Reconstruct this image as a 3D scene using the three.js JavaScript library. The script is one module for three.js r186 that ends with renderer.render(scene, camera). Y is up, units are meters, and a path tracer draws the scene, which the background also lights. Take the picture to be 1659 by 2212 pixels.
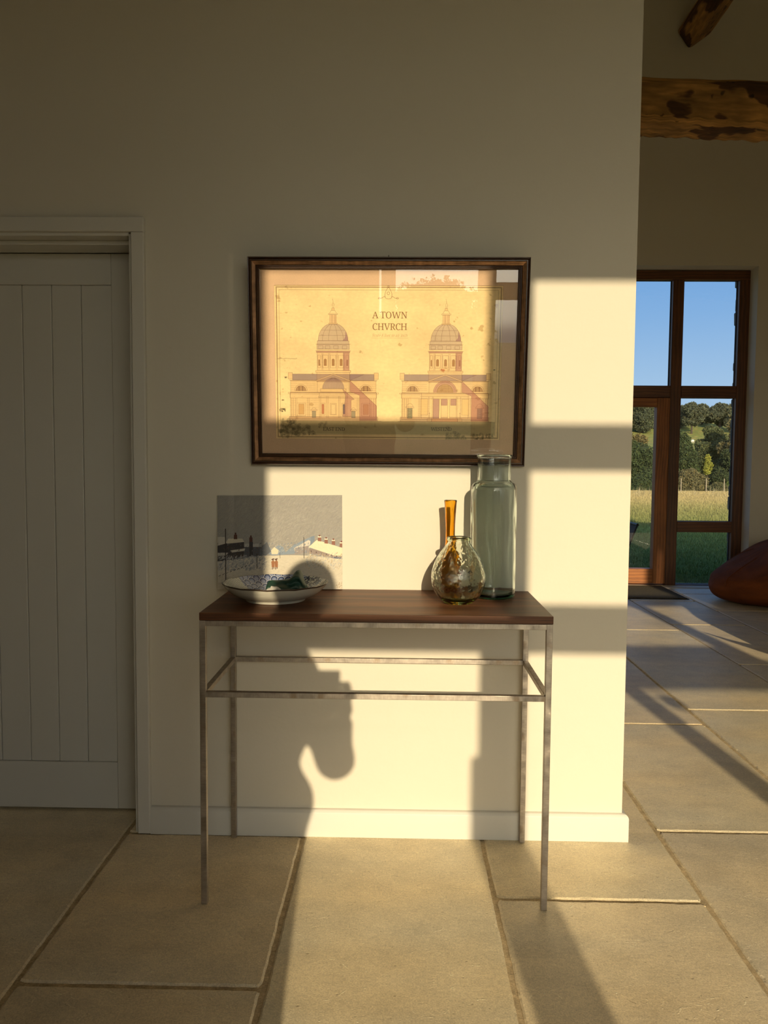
import * as THREE from 'three';
import { mergeGeometries, mergeVertices, toCreasedNormals } from 'three/addons/utils/BufferGeometryUtils.js';
import { ImprovedNoise } from 'three/addons/math/ImprovedNoise.js';
import { RoundedBoxGeometry } from 'three/addons/geometries/RoundedBoxGeometry.js';
import { MarchingCubes } from 'three/addons/objects/MarchingCubes.js';

// ---------------------------------------------------------------- camera, sky, sun, exposure
const scene = new THREE.Scene();
const camera = new THREE.PerspectiveCamera(66.214, 1659 / 2212, 0.05, 900);
camera.position.set(0, 1.2164, 2.5);
camera.rotation.order = 'YXZ';
camera.rotation.set(-0.062, 0.0202, 0.0077);

const renderer = new THREE.WebGLRenderer({ antialias: true });
renderer.toneMapping = THREE.LinearToneMapping;
renderer.toneMappingExposure = 1.0;
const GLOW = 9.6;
renderer.shadowMap.enabled = true;
renderer.shadowMap.type = THREE.PCFSoftShadowMap;

const SUN = new THREE.Vector3(0.085, 0.28, 1);                        // towards the sun: low, behind the camera
// clear evening sky: pale at the horizon, deep blue overhead, with the wide warm glow that surrounds a low sun
{
  const W = 512, H = 256, S = SUN.clone().normalize(), data = new Float32Array(W * H * 4);
  const stops = [[0, 0.50, 0.67, 0.82], [5, 0.39, 0.60, 0.84], [10, 0.245, 0.47, 0.80], [15, 0.155, 0.375, 0.75], [25, 0.115, 0.30, 0.66], [45, 0.08, 0.215, 0.52], [90, 0.06, 0.16, 0.42]];
  for (let r = 0; r < H; r++) {
    const el = Math.max(0, ((r + 0.5) / H - 0.5) * 180);
    let k = 0; while (k < stops.length - 2 && stops[k + 1][0] < el) k++;
    const t = Math.min(1, (el - stops[k][0]) / (stops[k + 1][0] - stops[k][0]));
    for (let c = 0; c < W; c++) { const o = (r * W + c) * 4; 
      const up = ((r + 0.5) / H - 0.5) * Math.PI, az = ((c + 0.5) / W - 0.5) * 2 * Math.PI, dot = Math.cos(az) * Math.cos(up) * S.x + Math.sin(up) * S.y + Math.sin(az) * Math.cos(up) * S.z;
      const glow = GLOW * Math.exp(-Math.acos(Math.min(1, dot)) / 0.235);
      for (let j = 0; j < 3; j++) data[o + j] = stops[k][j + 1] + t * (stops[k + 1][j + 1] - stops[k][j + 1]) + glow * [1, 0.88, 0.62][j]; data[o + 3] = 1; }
  }
  const t = new THREE.DataTexture(data, W, H, THREE.RGBAFormat, THREE.FloatType);
  t.mapping = THREE.EquirectangularReflectionMapping; t.magFilter = THREE.LinearFilter; t.minFilter = THREE.LinearFilter; t.needsUpdate = true;
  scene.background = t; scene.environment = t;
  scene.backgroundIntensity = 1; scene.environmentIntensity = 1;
}
const sun = new THREE.DirectionalLight(new THREE.Color().setRGB(1.0, 0.81, 0.53), 4.5);
sun.name = 'sun';
sun.target.position.set(0.8, 0, 0); sun.position.copy(SUN).multiplyScalar(40).add(sun.target.position);
sun.castShadow = true; sun.shadow.mapSize.set(4096, 4096); sun.shadow.radius = 0.8;
Object.assign(sun.shadow.camera, { left: -12, right: 12, top: 12, bottom: -12, near: 1, far: 120 });
scene.add(sun, sun.target);

// ---------------------------------------------------------------- helpers
const perlin = new ImprovedNoise();
const N3 = (x, y, z) => perlin.noise(x, y, z);
function fbm(x, y, z, oct = 4) { let s = 0, a = 0.5, f = 1; for (let i = 0; i < oct; i++) { s += a * N3(x * f + i * 17.3, y * f + i * 5.1, z * f); a *= 0.5; f *= 2.03; } return s; }
function rng(seed) { let a = seed >>> 0; return () => { a = (a + 0x6d2b79f5) | 0; let t = Math.imul(a ^ (a >>> 15), 1 | a); t = (t + Math.imul(t ^ (t >>> 7), 61 | t)) ^ t; return ((t ^ (t >>> 14)) >>> 0) / 4294967296; }; }
const clamp = THREE.MathUtils.clamp, lerp = THREE.MathUtils.lerp, smooth = THREE.MathUtils.smoothstep;
const V = (x, y, z) => new THREE.Vector3(x, y, z);
const used = {};
function numbered(n) { const k = used[n] = (used[n] ?? -1) + 1; return k ? n + '_' + String(k).padStart(3, '0') : n; }
function tag(o, label, category, group, kind) { if (label) o.userData.label = label; if (category) o.userData.category = category; if (group) o.userData.group = group; if (kind) o.userData.kind = kind; return o; }
function thing(name, label, category, p = [0, 0, 0], turn = 0, group) { const o = new THREE.Group(); o.name = numbered(name); o.position.set(...p); o.rotation.y = turn; scene.add(o); return tag(o, label, category, group); }
function struct(name) { const o = new THREE.Group(); o.name = name; scene.add(o); o.userData.kind = 'structure'; return o; }
function part(name, geo, mat, parent, label) { const m = new THREE.Mesh(geo, mat); m.name = name; if (parent) parent.add(m); if (label) m.userData.label = label; return m; }
function partN(name, geo, mat, parent, label) { const k = parent.userData.count ??= {}; const i = k[name] = (k[name] ?? -1) + 1; return part(i ? name + '_' + String(i).padStart(3, '0') : name, geo, mat, parent, label); }
function structMesh(name, geo, mat) { const m = part(name, geo, mat, scene); m.userData.kind = 'structure'; return m; }
// box-projected uv in metres, the grain (u) along the given axis
function boxUV(g, along = 'x', off = [0, 0]) {
  if (g.index) g = g.toNonIndexed();
  const p = g.attributes.position, n = g.attributes.normal, uv = new Float32Array(p.count * 2), ax = { x: 0, y: 1, z: 2 }[along];
  for (let t = 0; t < p.count; t += 3) {
    const s = [0, 0, 0];
    for (let i = t; i < t + 3; i++) { s[0] += Math.abs(n.getX(i)); s[1] += Math.abs(n.getY(i)); s[2] += Math.abs(n.getZ(i)); }
    const d = s[0] > s[1] && s[0] > s[2] ? 0 : s[1] > s[2] ? 1 : 2;
    const rest = [0, 1, 2].filter((k) => k !== d), u = rest.includes(ax) ? ax : rest[0], v = rest.find((k) => k !== u);
    for (let i = t; i < t + 3; i++) { const q = [p.getX(i), p.getY(i), p.getZ(i)]; uv[i * 2] = q[u] + off[0]; uv[i * 2 + 1] = q[v] + off[1] + q[d] * 0.37; }
  }
  g.setAttribute('uv', new THREE.BufferAttribute(uv, 2)); return g;
}
function box(x0, x1, y0, y1, z0, z1, bevel = 0, along = 'x', off) {
  const w = x1 - x0, h = y1 - y0, d = z1 - z0;
  const g = bevel ? new RoundedBoxGeometry(w, h, d, 2, Math.min(bevel, w / 2.01, h / 2.01, d / 2.01)) : new THREE.BoxGeometry(w, h, d);
  g.translate((x0 + x1) / 2, (y0 + y1) / 2, (z0 + z1) / 2);
  return boxUV(g, along, off);
}
function flat(positions, uvs) { const g = new THREE.BufferGeometry(); g.setAttribute('position', new THREE.Float32BufferAttribute(positions, 3)); if (uvs) g.setAttribute('uv', new THREE.Float32BufferAttribute(uvs, 2)); g.computeVertexNormals(); return g; }
// surface of revolution with free profile and optional radius change; uv = (angle, length)
function lathe(profile, seg, mod) {
  const pos = [], uv = [], idx = [], n = profile.length;
  for (let j = 0; j < n; j++) for (let i = 0; i <= seg; i++) {
    const a = (i / seg) * Math.PI * 2, [r0, y0] = profile[j]; let r = r0, y = y0;
    if (mod) [r, y] = mod(r0, y0, a, j);
    pos.push(r * Math.cos(a), y, r * Math.sin(a)); uv.push(i / seg, j / (n - 1));
  }
  for (let j = 0; j < n - 1; j++) for (let i = 0; i < seg; i++) { const a = j * (seg + 1) + i, b = a + 1, c = a + seg + 1, d = c + 1; idx.push(a, c, b, b, c, d); }
  const g = new THREE.BufferGeometry(); g.setAttribute('position', new THREE.Float32BufferAttribute(pos, 3)); g.setAttribute('uv', new THREE.Float32BufferAttribute(uv, 2)); g.setIndex(idx);
  g.computeVertexNormals();
  const nr = g.attributes.normal;
  for (let j = 0; j < n; j++) { const a = j * (seg + 1), b = a + seg; const v = V(nr.getX(a) + nr.getX(b), nr.getY(a) + nr.getY(b), nr.getZ(a) + nr.getZ(b)).normalize(); nr.setXYZ(a, v.x, v.y, v.z); nr.setXYZ(b, v.x, v.y, v.z); }
  return g;
}
// smooth profile through control points
function curve2(pts, n, tension = 0.5) { return new THREE.CatmullRomCurve3(pts.map((p) => V(p[0], p[1], 0)), false, 'catmullrom', tension).getPoints(n).map((p) => [Math.max(0, p.x), p.y]); }
function tube(points, r, seg = 24, rad = 8, closed = false) { return new THREE.TubeGeometry(new THREE.CatmullRomCurve3(points.map((p) => V(...p)), closed), seg, r, rad, closed); }
function canvas(w, h, draw, srgb = true) { const c = document.createElement('canvas'); c.width = w; c.height = h; draw(c.getContext('2d'), w, h); const t = new THREE.CanvasTexture(c); if (srgb) t.colorSpace = THREE.SRGBColorSpace; t.anisotropy = 8; return t; }
// field texture: f(u, v in metres) -> [r, g, b] sRGB 0..255 or one number
function fieldTex(n, metres, f, { srgb = true, m = n } = {}) {
  const d = new Uint8Array(n * m * 4);
  for (let y = 0; y < m; y++) for (let x = 0; x < n; x++) { const c = f((x / n) * metres, (y / n) * metres, x, y), o = (y * n + x) * 4; if (typeof c === 'number') d[o] = d[o + 1] = d[o + 2] = clamp(c, 0, 255); else for (let k = 0; k < 3; k++) d[o + k] = clamp(c[k], 0, 255); d[o + 3] = 255; }
  const t = new THREE.DataTexture(d, n, m, THREE.RGBAFormat, THREE.UnsignedByteType);
  t.wrapS = t.wrapT = THREE.MirroredRepeatWrapping; t.magFilter = THREE.LinearFilter; t.minFilter = THREE.LinearMipmapLinearFilter; t.generateMipmaps = true; if (srgb) t.colorSpace = THREE.SRGBColorSpace;
  t.repeat.set(1 / metres, n / m / metres); t.needsUpdate = true; return t;
}
const lin = (r, g, b) => new THREE.Color().setRGB(r, g, b);
const std = (o) => new THREE.MeshStandardMaterial(o), phy = (o) => new THREE.MeshPhysicalMaterial(o);

// ---------------------------------------------------------------- materials
const plasterBump = fieldTex(512, 0.9, (u, v) => 128 + 150 * fbm(u * 14, v * 14, 1, 4) + 40 * fbm(u * 90, v * 90, 3, 2), { srgb: false });
const paint = std({ color: lin(0.71, 0.665, 0.555), roughness: 0.92, bumpMap: plasterBump, bumpScale: 0.0012 });
const gloss = phy({ color: lin(0.68, 0.66, 0.59), roughness: 0.5, bumpMap: plasterBump, bumpScale: 0.0003 });
const doorPaint = phy({ color: lin(0.66, 0.64, 0.57), roughness: 0.55 });
const dark = std({ color: lin(0.02, 0.018, 0.015), roughness: 0.8 });

function woodTex(base, darkc, light, seed, { rings = 26, len = 1.2, size = 1024, streak = 1 } = {}) {
  return fieldTex(size, len, (u, v) => {
    const w = v + 0.035 * fbm(u * 1.1, v * 2.2, seed, 3);
    const ring = 0.5 + 0.5 * Math.sin((w * rings + 1.6 * fbm(u * 0.8, v * 5, seed + 4, 3)) * 6.283);
    const fine = fbm(u * 5, v * 160, seed + 9, 3), pore = smooth(fbm(u * 9, v * 260, seed + 2, 2), 0.16, 0.42), blot = fbm(u * 1.6, v * 4, seed + 7, 3);
    const t = clamp(0.45 + 0.34 * (ring - 0.5) + 0.55 * fine * streak + 0.6 * blot, 0, 1);
    return [0, 1, 2].map((k) => lerp(lerp(darkc[k], base[k], Math.min(1, t * 2)), light[k], Math.max(0, t * 2 - 1)) * (1 - 0.35 * pore));
  });
}
const walnutMap = woodTex([108, 66, 36], [66, 39, 22], [158, 106, 60], 3, { rings: 11 });
const walnut = phy({ map: walnutMap, roughness: 0.5, specularIntensity: 0.7, clearcoat: 0.08, clearcoatRoughness: 0.3 });
const oakMap = woodTex([104, 62, 29], [66, 38, 16], [138, 86, 43], 21, { rings: 32, size: 768 });
const oak = phy({ map: oakMap, roughness: 0.5, clearcoat: 0.15, clearcoatRoughness: 0.4 });
const oakLight = phy({ map: woodTex([154, 92, 38], [106, 62, 24], [184, 118, 56], 27, { rings: 30, size: 768 }), roughness: 0.5 });
const steelMap = fieldTex(512, 0.3, (u, v) => { const s = 172 + 34 * fbm(u * 26, v * 26, 5, 4) + 22 * fbm(u * 320, v * 60, 2, 2), r = smooth(fbm(u * 17, v * 17, 31, 4), 0.18, 0.5); return [s * (1 - 0.12 * r), s * (0.95 - 0.16 * r), s * (0.885 - 0.2 * r)]; });
const steelRough = fieldTex(256, 0.3, (u, v) => 128 + 120 * fbm(u * 30, v * 30, 8, 3), { srgb: false });
const steel = std({ map: steelMap, metalness: 0.94, roughness: 0.95, roughnessMap: steelRough });
const pane = phy({ color: lin(1, 1, 1), transmission: 1, roughness: 0, ior: 1.5, thickness: 0 });

// ---------------------------------------------------------------- floor of worn limestone slabs
const STONE = 1.5;
const stone = (() => {
  const n = 1536, col = new Float32Array(n * n * 3), hgt = new Float32Array(n * n), R = rng(11);
  for (let y = 0; y < n; y++) for (let x = 0; x < n; x++) {
    const u = (x / n) * STONE, v = (y / n) * STONE, o = y * n + x;
    const big = fbm(u * 2.2, v * 2.2, 1, 4), med = fbm(u * 11, v * 15, 2, 4), fine = fbm(u * 70, v * 110, 3, 3), g = (R() - 0.5);
    const warm = fbm(u * 1.7, v * 3.1, 9, 3);
    const gr = fbm(u * 240, v * 280, 7, 2), L = 1 + 0.16 * big + 0.09 * med + 0.10 * fine + 0.20 * gr + 0.11 * g;
    col[o * 3] = 228 * L + 16 * warm; col[o * 3 + 1] = 212 * L + 4 * warm; col[o * 3 + 2] = 178 * L - 14 * warm;
    hgt[o] = 0.5 + 0.20 * big + 0.06 * med + 0.045 * fine + 0.07 * gr + 0.03 * g;
  }
  const splat = (x, y, a, r, hh, cc) => { for (let j = -r; j <= r; j++) for (let i = -r; i <= r; i++) { const d = Math.hypot(i, j) / r; if (d > 1) continue; const X = clamp(Math.round(x + i), 0, n - 1), Y = clamp(Math.round(y + j), 0, n - 1), o = Y * n + X, k = 1 - d * d; hgt[o] += hh * k; for (let q = 0; q < 3; q++) col[o * 3 + q] += cc * k; } };
  for (let s = 0; s < 1100; s++) {                                       // thin shelly flakes, mostly lying along the slab
    let x = R() * n, y = R() * n, a = (R() - 0.5) * 1.1 + (R() < 0.15 ? 1.5 : 0); const L = 4 + R() * R() * R() * 44, up = R() < 0.75;
    for (let k = 0; k < L; k++) { splat(x, y, a, 1 + (R() < 0.25), (up ? 0.09 : -0.11) * (0.4 + R()), (up ? 20 : -16)); x += Math.cos(a) * 1.2; y += Math.sin(a) * 1.2; a += (R() - 0.5) * 0.5; }
  }
  for (let s = 0; s < 260; s++) splat(R() * n, R() * n, 0, 2 + Math.floor(R() * 3), -0.16, -22);
  const mk = (f, srgb) => fieldTex(n, STONE, f, { srgb });
  return { map: mk((u, v, x, y) => { const o = (y * n + x) * 3; return [col[o], col[o + 1], col[o + 2]]; }, true), bump: mk((u, v, x, y) => hgt[y * n + x] * 255, false) };
})();
const slabMats = [[1, 1, 1], [0.96, 0.965, 0.98], [1.0, 0.975, 0.94], [0.93, 0.925, 0.92], [0.985, 0.985, 0.95]].map((c) => phy({ map: stone.map, bumpMap: stone.bump, bumpScale: 0.0040, color: lin(...c.map((k) => k * 0.96)), roughness: 0.45, specularIntensity: 1 }));
const mortarMat = std({ map: fieldTex(512, 0.5, (u, v) => { const f = 1 + 0.3 * fbm(u * 30, v * 30, 5, 3) + 0.3 * fbm(u * 200, v * 200, 5, 2); return [188 * f, 168 * f, 132 * f]; }), bumpMap: plasterBump, bumpScale: 0.002, roughness: 0.95 });
{
  const floor = struct('floor');
  part('mortar_bed', box(-3.6, 5.4, -0.12, -0.0042, -5.46, 4.4), mortarMat, floor);
  const cols = [-3.52, -3.1, -2.64, -2.05, -1.47, -0.888, -0.306, 0.276, 0.864, 1.447, 2.09, 2.67, 3.25, 3.83, 4.5, 5.22];
  const cuts = [[-4, -1, 1.6, 3], [-3.3, -1.9, 0.4, 2.2], [-4.1, -2.6, -1.3, 0.2, 1.5, 3.0], [-4.6, -3.1, -1.7, -0.3, 0.9, 2.4], [-3.9, -2.2, -0.62, 1.12, 2.3, 3.4], [-4.4, -3.0, -1.4, 0.01, 0.758, 1.9, 3.2], [-4.2, -2.5, -1.0, -0.28, 1.25, 2.6],
    [-3.6, -2.1, -0.75, 0.361, 1.35, 2.5, 3.5], [-4.75, -3.72, -2.62, -1.158, -0.065, 1.02, 2.2, 3.3], [-4.75, -3.29, -1.385, -0.25, 0.9, 1.9, 3.1], [-4.55, -3.5, -2.3, -1.1, 0.2, 1.4, 2.7], [-4.95, -4.1, -2.8, -1.6, 0.1, 1.2, 2.9], [-4.2, -2.9, -1.1, 0.4, 2.0, 3.1], [-3.7, -2.0, -0.6, 0.9, 2.3, 3.5], [-4, -2.5, -1, 0.5, 2, 3.2]];
  const R = rng(77), gap = 0.0068;
  cols.slice(0, -1).forEach((x0, ci) => {
    const zs = [-5.45, ...cuts[ci], 4.39], x1 = cols[ci + 1];
    for (let k = 0; k < zs.length - 1; k++) {
      const a = zs[k] + gap, b = zs[k + 1] - gap, l = x0 + gap, r = x1 - gap, near = r > -1.6 && l < 2.2 && b > -3.4 && a < 1.2, step = near ? 0.011 : 0.07, sd = R() * 90, top = (R() - 0.5) * 0.0016, rag = near ? 1 : 0.7;
      const ring = [];
      const edge = (ax, az, bx, bz, nx, nz) => { const L = Math.hypot(bx - ax, bz - az), n = Math.max(2, Math.round(L / step)); for (let i = 0; i < n; i++) { const t = i / n, x = ax + (bx - ax) * t, z = az + (bz - az) * t, c = Math.min(t, 1 - t) * L, round = Math.max(0, 0.012 - c) * 0.5;
        const w = rag * (0.0016 * N3(x * 9 + sd, z * 9, sd) + 0.0020 * N3(x * 55 + sd, z * 55, sd)), chip = rag * (Math.max(0, N3(x * 24 + sd, z * 24, sd + 5) - 0.38) * 0.014 + Math.max(0, N3(x * 75, z * 75 + sd, sd + 8) - 0.3) * 0.007);
        ring.push([x - nx * (w + round), z - nz * (w + round), nx, nz, 0.0030 + chip + 0.0022 * (1 + N3(x * 40, z * 40 + sd, sd))]); } };
      edge(l, a, l, b, -1, 0); edge(l, b, r, b, 0, 1); edge(r, b, r, a, 1, 0); edge(r, a, l, a, 0, -1);
      const pos = [], m = ring.length, in3 = ring.map(([x, z, nx, nz, w]) => [x - nx * w, z - nz * w]);
      for (let i = 0; i < m; i++) {
        const p = ring[i], q = ring[(i + 1) % m], P = in3[i], Q = in3[(i + 1) % m];
        const y0 = -0.02, y1 = top - 0.0034;
        pos.push(p[0], y0, p[1], q[0], y0, q[1], q[0], y1, q[1], p[0], y0, p[1], q[0], y1, q[1], p[0], y1, p[1]);
        pos.push(p[0], y1, p[1], q[0], y1, q[1], Q[0], top, Q[1], p[0], y1, p[1], Q[0], top, Q[1], P[0], top, P[1]);
      }
      for (const f of THREE.ShapeUtils.triangulateShape(in3.map((p) => new THREE.Vector2(p[0], -p[1])), [])) for (const i of f) pos.push(in3[i][0], top, in3[i][1]);
      const ox = R() * 7, oz = R() * 7, uv = []; for (let i = 0; i < pos.length; i += 3) uv.push(pos[i] + ox, pos[i + 2] + oz);
      partN('slab', flat(pos, uv), slabMats[Math.floor(R() * 5)], floor);
    }
  });
}

// ---------------------------------------------------------------- walls and roof
const shapeOf = (pts, holes = []) => { const s = new THREE.Shape(pts.map((p) => new THREE.Vector2(...p))); for (const h of holes) s.holes.push(new THREE.Path(h.map((p) => new THREE.Vector2(...p)))); return s; };
const rect = (x0, x1, y0, y1) => [[x0, y0], [x1, y0], [x1, y1], [x0, y1]];
const extrude = (shape, z0, z1) => { const g = new THREE.ExtrudeGeometry(shape, { depth: z1 - z0, bevelEnabled: false }); g.translate(0, 0, z0); return boxUV(g); };
const CX = 0.7296;                                                     // the sharp plastered corner
const DX0 = -1.70, DX1 = -0.851, DH = 1.934;                           // door opening in the plaster
const EAVE = 5.3, RIDGE = 7.4, XL = -3.5, XR = 5.2, XM = 1.3;
const roofY = (x) => RIDGE - Math.abs(x - XM) * (RIDGE - EAVE) / (XR - XM);
structMesh('wall_centre', extrude(shapeOf([[XL, -0.02], [DX0, -0.02], [DX0, DH], [DX1, DH], [DX1, -0.02], [CX, -0.02], [CX, roofY(CX)], [XL, roofY(XL)]]), -0.24, 0), paint);
structMesh('wall_return', box(CX - 0.22, CX, -0.02, 7.2, -5.32, -0.24), paint);
structMesh('wall_left', box(XL - 0.3, XL, -0.1, roofY(XL) + 0.05, -5.8, 4.75), paint);
structMesh('wall_right', box(XR, XR + 0.3, -0.1, EAVE + 0.05, -5.8, 4.75), paint);
const gable = [[XL, -0.1], [XR, -0.1], [XR, EAVE], [XM, RIDGE], [XL, roofY(XL)]];
const stoneOut = std({ map: fieldTex(512, 1.2, (u, v) => { const f = 1 + 0.5 * fbm(u * 6, v * 6, 2, 4); return [126 * f, 116 * f, 98 * f]; }), bumpMap: plasterBump, bumpScale: 0.01, roughness: 0.95 });
// inner leaf plastered, outer leaf stone; the window sits between
structMesh('wall_far', extrude(shapeOf(gable, [rect(0.90, 3.445, 0.004, 3.150)]), -5.62, -5.29), paint);
structMesh('wall_far_outer', extrude(shapeOf(gable, [rect(0.86, 3.50, -0.05, 3.160)]), -5.86, -5.62), stoneOut);
structMesh('wall_near', extrude(shapeOf(gable, [rect(-0.19, 3.475, 0.004, 3.155), rect(4.02, 5.0, 0.95, 2.9)]), 4.2, 4.46), paint);
structMesh('wall_near_outer', extrude(shapeOf(gable, [rect(-0.22, 3.52, -0.05, 3.20), rect(3.99, 5.03, 0.92, 2.94)]), 4.46, 4.75), stoneOut);
{
  const c = struct('ceiling'), L = Math.hypot(XM - XL + 0.5, (RIDGE - EAVE) * (XM - XL + 0.5) / (XR - XM)), a = Math.atan2(RIDGE - EAVE, XR - XM);
  for (const s of [-1, 1]) { const g = boxUV(new THREE.BoxGeometry(L + 0.12, 0.25, 11.1)); g.translate(s * (L / 2), 0.14, 0); g.rotateZ(-s * a); g.translate(XM, RIDGE + 0.01, -0.53); partN('roof_slope', g, paint, c); }
}

// ---------------------------------------------------------------- skirting boards
function skirtProfile() { const h = 0.0895, d = 0.018, p = [[0, 0], [d, 0], [d, h - 0.016]]; for (let i = 1; i <= 6; i++) { const a = (i / 6) * Math.PI / 2; p.push([d - 0.013 * (1 - Math.cos(a)), h - 0.016 + 0.016 * Math.sin(a)]); } p.push([0, h]); return p; }
function skirtRun(ax, az, bx, bz, nx, nz, m0 = 0, m1 = 0) {            // run from a to b on the wall face, n the way out, m the mitre at each end
  const pr = skirtProfile(), pos = [], tx = Math.sign(bx - ax), tz = Math.sign(bz - az);
  const at = (k, e) => { const [d, h] = pr[k], m = (e ? m1 : -m0) * d; return [(e ? bx : ax) + nx * d + tx * m, h, (e ? bz : az) + nz * d + tz * m]; };
  for (let k = 0; k < pr.length - 1; k++) { const a = at(k, 0), b = at(k, 1), c = at(k + 1, 1), d = at(k + 1, 0); pos.push(...a, ...b, ...c, ...a, ...c, ...d); }
  for (const e of [0, 1]) for (let k = 1; k < pr.length - 1; k++) { const a = at(0, e), b = at(k, e), c = at(k + 1, e); pos.push(...a, ...(e ? b : c), ...(e ? c : b)); }
  let g = flat(pos); const n = g.attributes.normal, p = g.attributes.position; // turn faces outward
  const c0 = V((ax + bx) / 2 + nx * 0.008, 0.05, (az + bz) / 2 + nz * 0.008), f = V(0, 0, 0).fromBufferAttribute(p, 0).sub(c0);
  if (n.getX(6) * nx + n.getZ(6) * nz < 0) { for (let i = 0; i < p.count; i += 3) { for (const at2 of [p]) { const x = at2.getX(i), y = at2.getY(i), z = at2.getZ(i); at2.setXYZ(i, at2.getX(i + 2), at2.getY(i + 2), at2.getZ(i + 2)); at2.setXYZ(i + 2, x, y, z); } } g.computeVertexNormals(); }
  return boxUV(toCreasedNormals(g, 0.5));
}
structMesh('baseboard_centre', skirtRun(-0.806, 0.0, CX, 0.0, 0, 1, 0, 1), gloss);
structMesh('baseboard_return', skirtRun(CX, 0.0, CX, -5.29, 1, 0, 1, 0), gloss);
structMesh('baseboard_left', skirtRun(XL, 0.0, -1.75, 0.0, 0, 1, 0, 0), gloss);

// ---------------------------------------------------------------- panelled door in its recess
{
  const d = struct('door_1');
  for (const [x0, x1] of [[-0.848, -0.806], [-1.745, -1.703]]) {       // architraves
    partN('casing', box(x0, x1, 0.001, 1.932, 0, 0.02, 0.004, 'y'), gloss, d);
  }
  partN('casing', box(-1.745, -0.806, 1.932, 1.978, 0, 0.02, 0.004), gloss, d);
  for (const [x0, x1] of [[-0.8515, -0.858], [-1.6995, -1.693]]) partN('lining', box(Math.min(x0, x1), Math.max(x0, x1), 0.001, 1.928, -0.24, 0.006, 0.0015, 'y'), gloss, d);
  partN('lining', box(-1.693, -0.858, 1.922, 1.9335, -0.24, 0.006, 0.0015), gloss, d);
  partN('door_stop', box(-1.693, -0.858, 1.908, 1.922, -0.145, -0.045, 0.003), gloss, d);
  const zf = -0.147, leaf = new THREE.Group(); leaf.name = 'door_leaf'; d.add(leaf);
  const L = -1.688, Rr = -0.882, B = 0.008, T = 1.9076;
  partN('stile', box(-0.9715, Rr, B, T, zf - 0.04, zf, 0.0025, 'y'), doorPaint, leaf);
  partN('stile', box(L, L + 0.09, B, T, zf - 0.04, zf, 0.0025, 'y'), doorPaint, leaf);
  partN('rail', box(L + 0.09, -0.972, 1.8045, T, zf - 0.04, zf - 0.0004, 0.0025), doorPaint, leaf);
  partN('rail', box(L + 0.09, -0.972, B, 0.172, zf - 0.04, zf - 0.0004, 0.0025), doorPaint, leaf);
  const bounds = [-1.598, -1.48, -1.379, -1.277, -1.177, -1.0765, -0.972];
  for (let i = 0; i < 6; i++) partN('plank', box(bounds[i] + 0.0006, bounds[i + 1] - 0.0006, 0.172, 1.8045, zf - 0.034, zf - 0.006, 0.0035, 'y'), doorPaint, leaf);
  partN('panel_backing', box(-1.60, -0.97, 0.17, 1.81, zf - 0.038, zf - 0.0335), doorPaint, leaf);
  const hp = new THREE.Group(); hp.name = 'door_handle'; d.add(hp); hp.position.set(-1.645, 1.0, zf);
  part('backplate', box(-0.02, 0.02, -0.08, 0.08, 0, 0.006, 0.002), steel, hp);
  part('lever', tube([[0, 0.02, 0.005], [0, 0.02, 0.045], [0.03, 0.02, 0.055], [0.11, 0.018, 0.055]], 0.008, 24, 10), steel, hp);
  structMesh('wall_behind_door', box(-1.76, -0.79, -0.05, 2.05, -0.35, -0.26), dark);
}

// ---------------------------------------------------------------- oak windows
function frameBars(owner, bars, z0, z1, bevel = 0.006, wood = oak) { for (const [n, x0, x1, y0, y1, dz = 0] of bars) partN(n, box(x0, x1, y0, y1, z0 - dz, z1 + dz, bevel, x1 - x0 > y1 - y0 ? 'x' : 'y', [x0 * 3.1, y0 * 1.7]), wood, owner); }
{
  const w = struct('window_1');                                        // far gable: transoms over a glazed door and a fixed side light
  const z0 = -5.54, z1 = -5.46;
  frameBars(w, [['frame_head', 0.92, 3.464, 3.053, 3.144], ['frame_jamb', 3.343, 3.464, 0.0, 3.053], ['frame_jamb', 0.92, 1.0, 0.0, 3.053], ['mullion', 2.69, 2.80, 0.0, 3.053], ['mullion', 1.74, 1.85, 0.0, 3.053],
    ['transom', 2.80, 3.343, 1.894, 2.012], ['transom', 1.85, 2.69, 1.894, 2.012], ['transom', 1.0, 1.74, 1.894, 2.012], ['glazing_bar', 2.80, 3.343, 0.545, 0.654], ['threshold', 1.0, 3.343, -0.03, 0.012]], z0, z1);
  const beads = [];
  for (const [x0, x1, y0, y1] of [[2.80, 3.343, 2.012, 3.053], [1.85, 2.69, 2.012, 3.053], [2.80, 3.343, 0.654, 1.894], [2.80, 3.343, 0.012, 0.545], [1.0, 1.74, 2.012, 3.053], [1.0, 1.74, 0.012, 1.894]]) {
    partN('pane', box(x0 - 0.01, x1 + 0.01, y0 - 0.008, y1 + 0.01, -5.502, -5.5015), pane, w);
    const b = 0.006; for (const q of [[x0, x0 + b, y0, y1], [x1 - b, x1, y0, y1], [x0, x1, y0, y0 + b * 0.6], [x0, x1, y1 - b * 0.6, y1]]) beads.push(box(...q, -5.53, -5.51));
  }
  part('glazing_gasket', mergeGeometries(beads), dark, w);
  const d = new THREE.Group(); d.name = 'door_leaf'; w.add(d);
  frameBars(d, [['stile', 2.56, 2.686, 0.02, 1.89], ['stile', 1.854, 1.98, 0.02, 1.89], ['rail', 1.98, 2.56, 1.80, 1.89], ['rail', 1.98, 2.56, 0.02, 0.171]], z0 - 0.004, z1 + 0.016, 0.006, oakLight);
  part('pane', box(1.97, 2.57, 0.16, 1.81, -5.502, -5.5015), pane, d);
}
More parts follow.
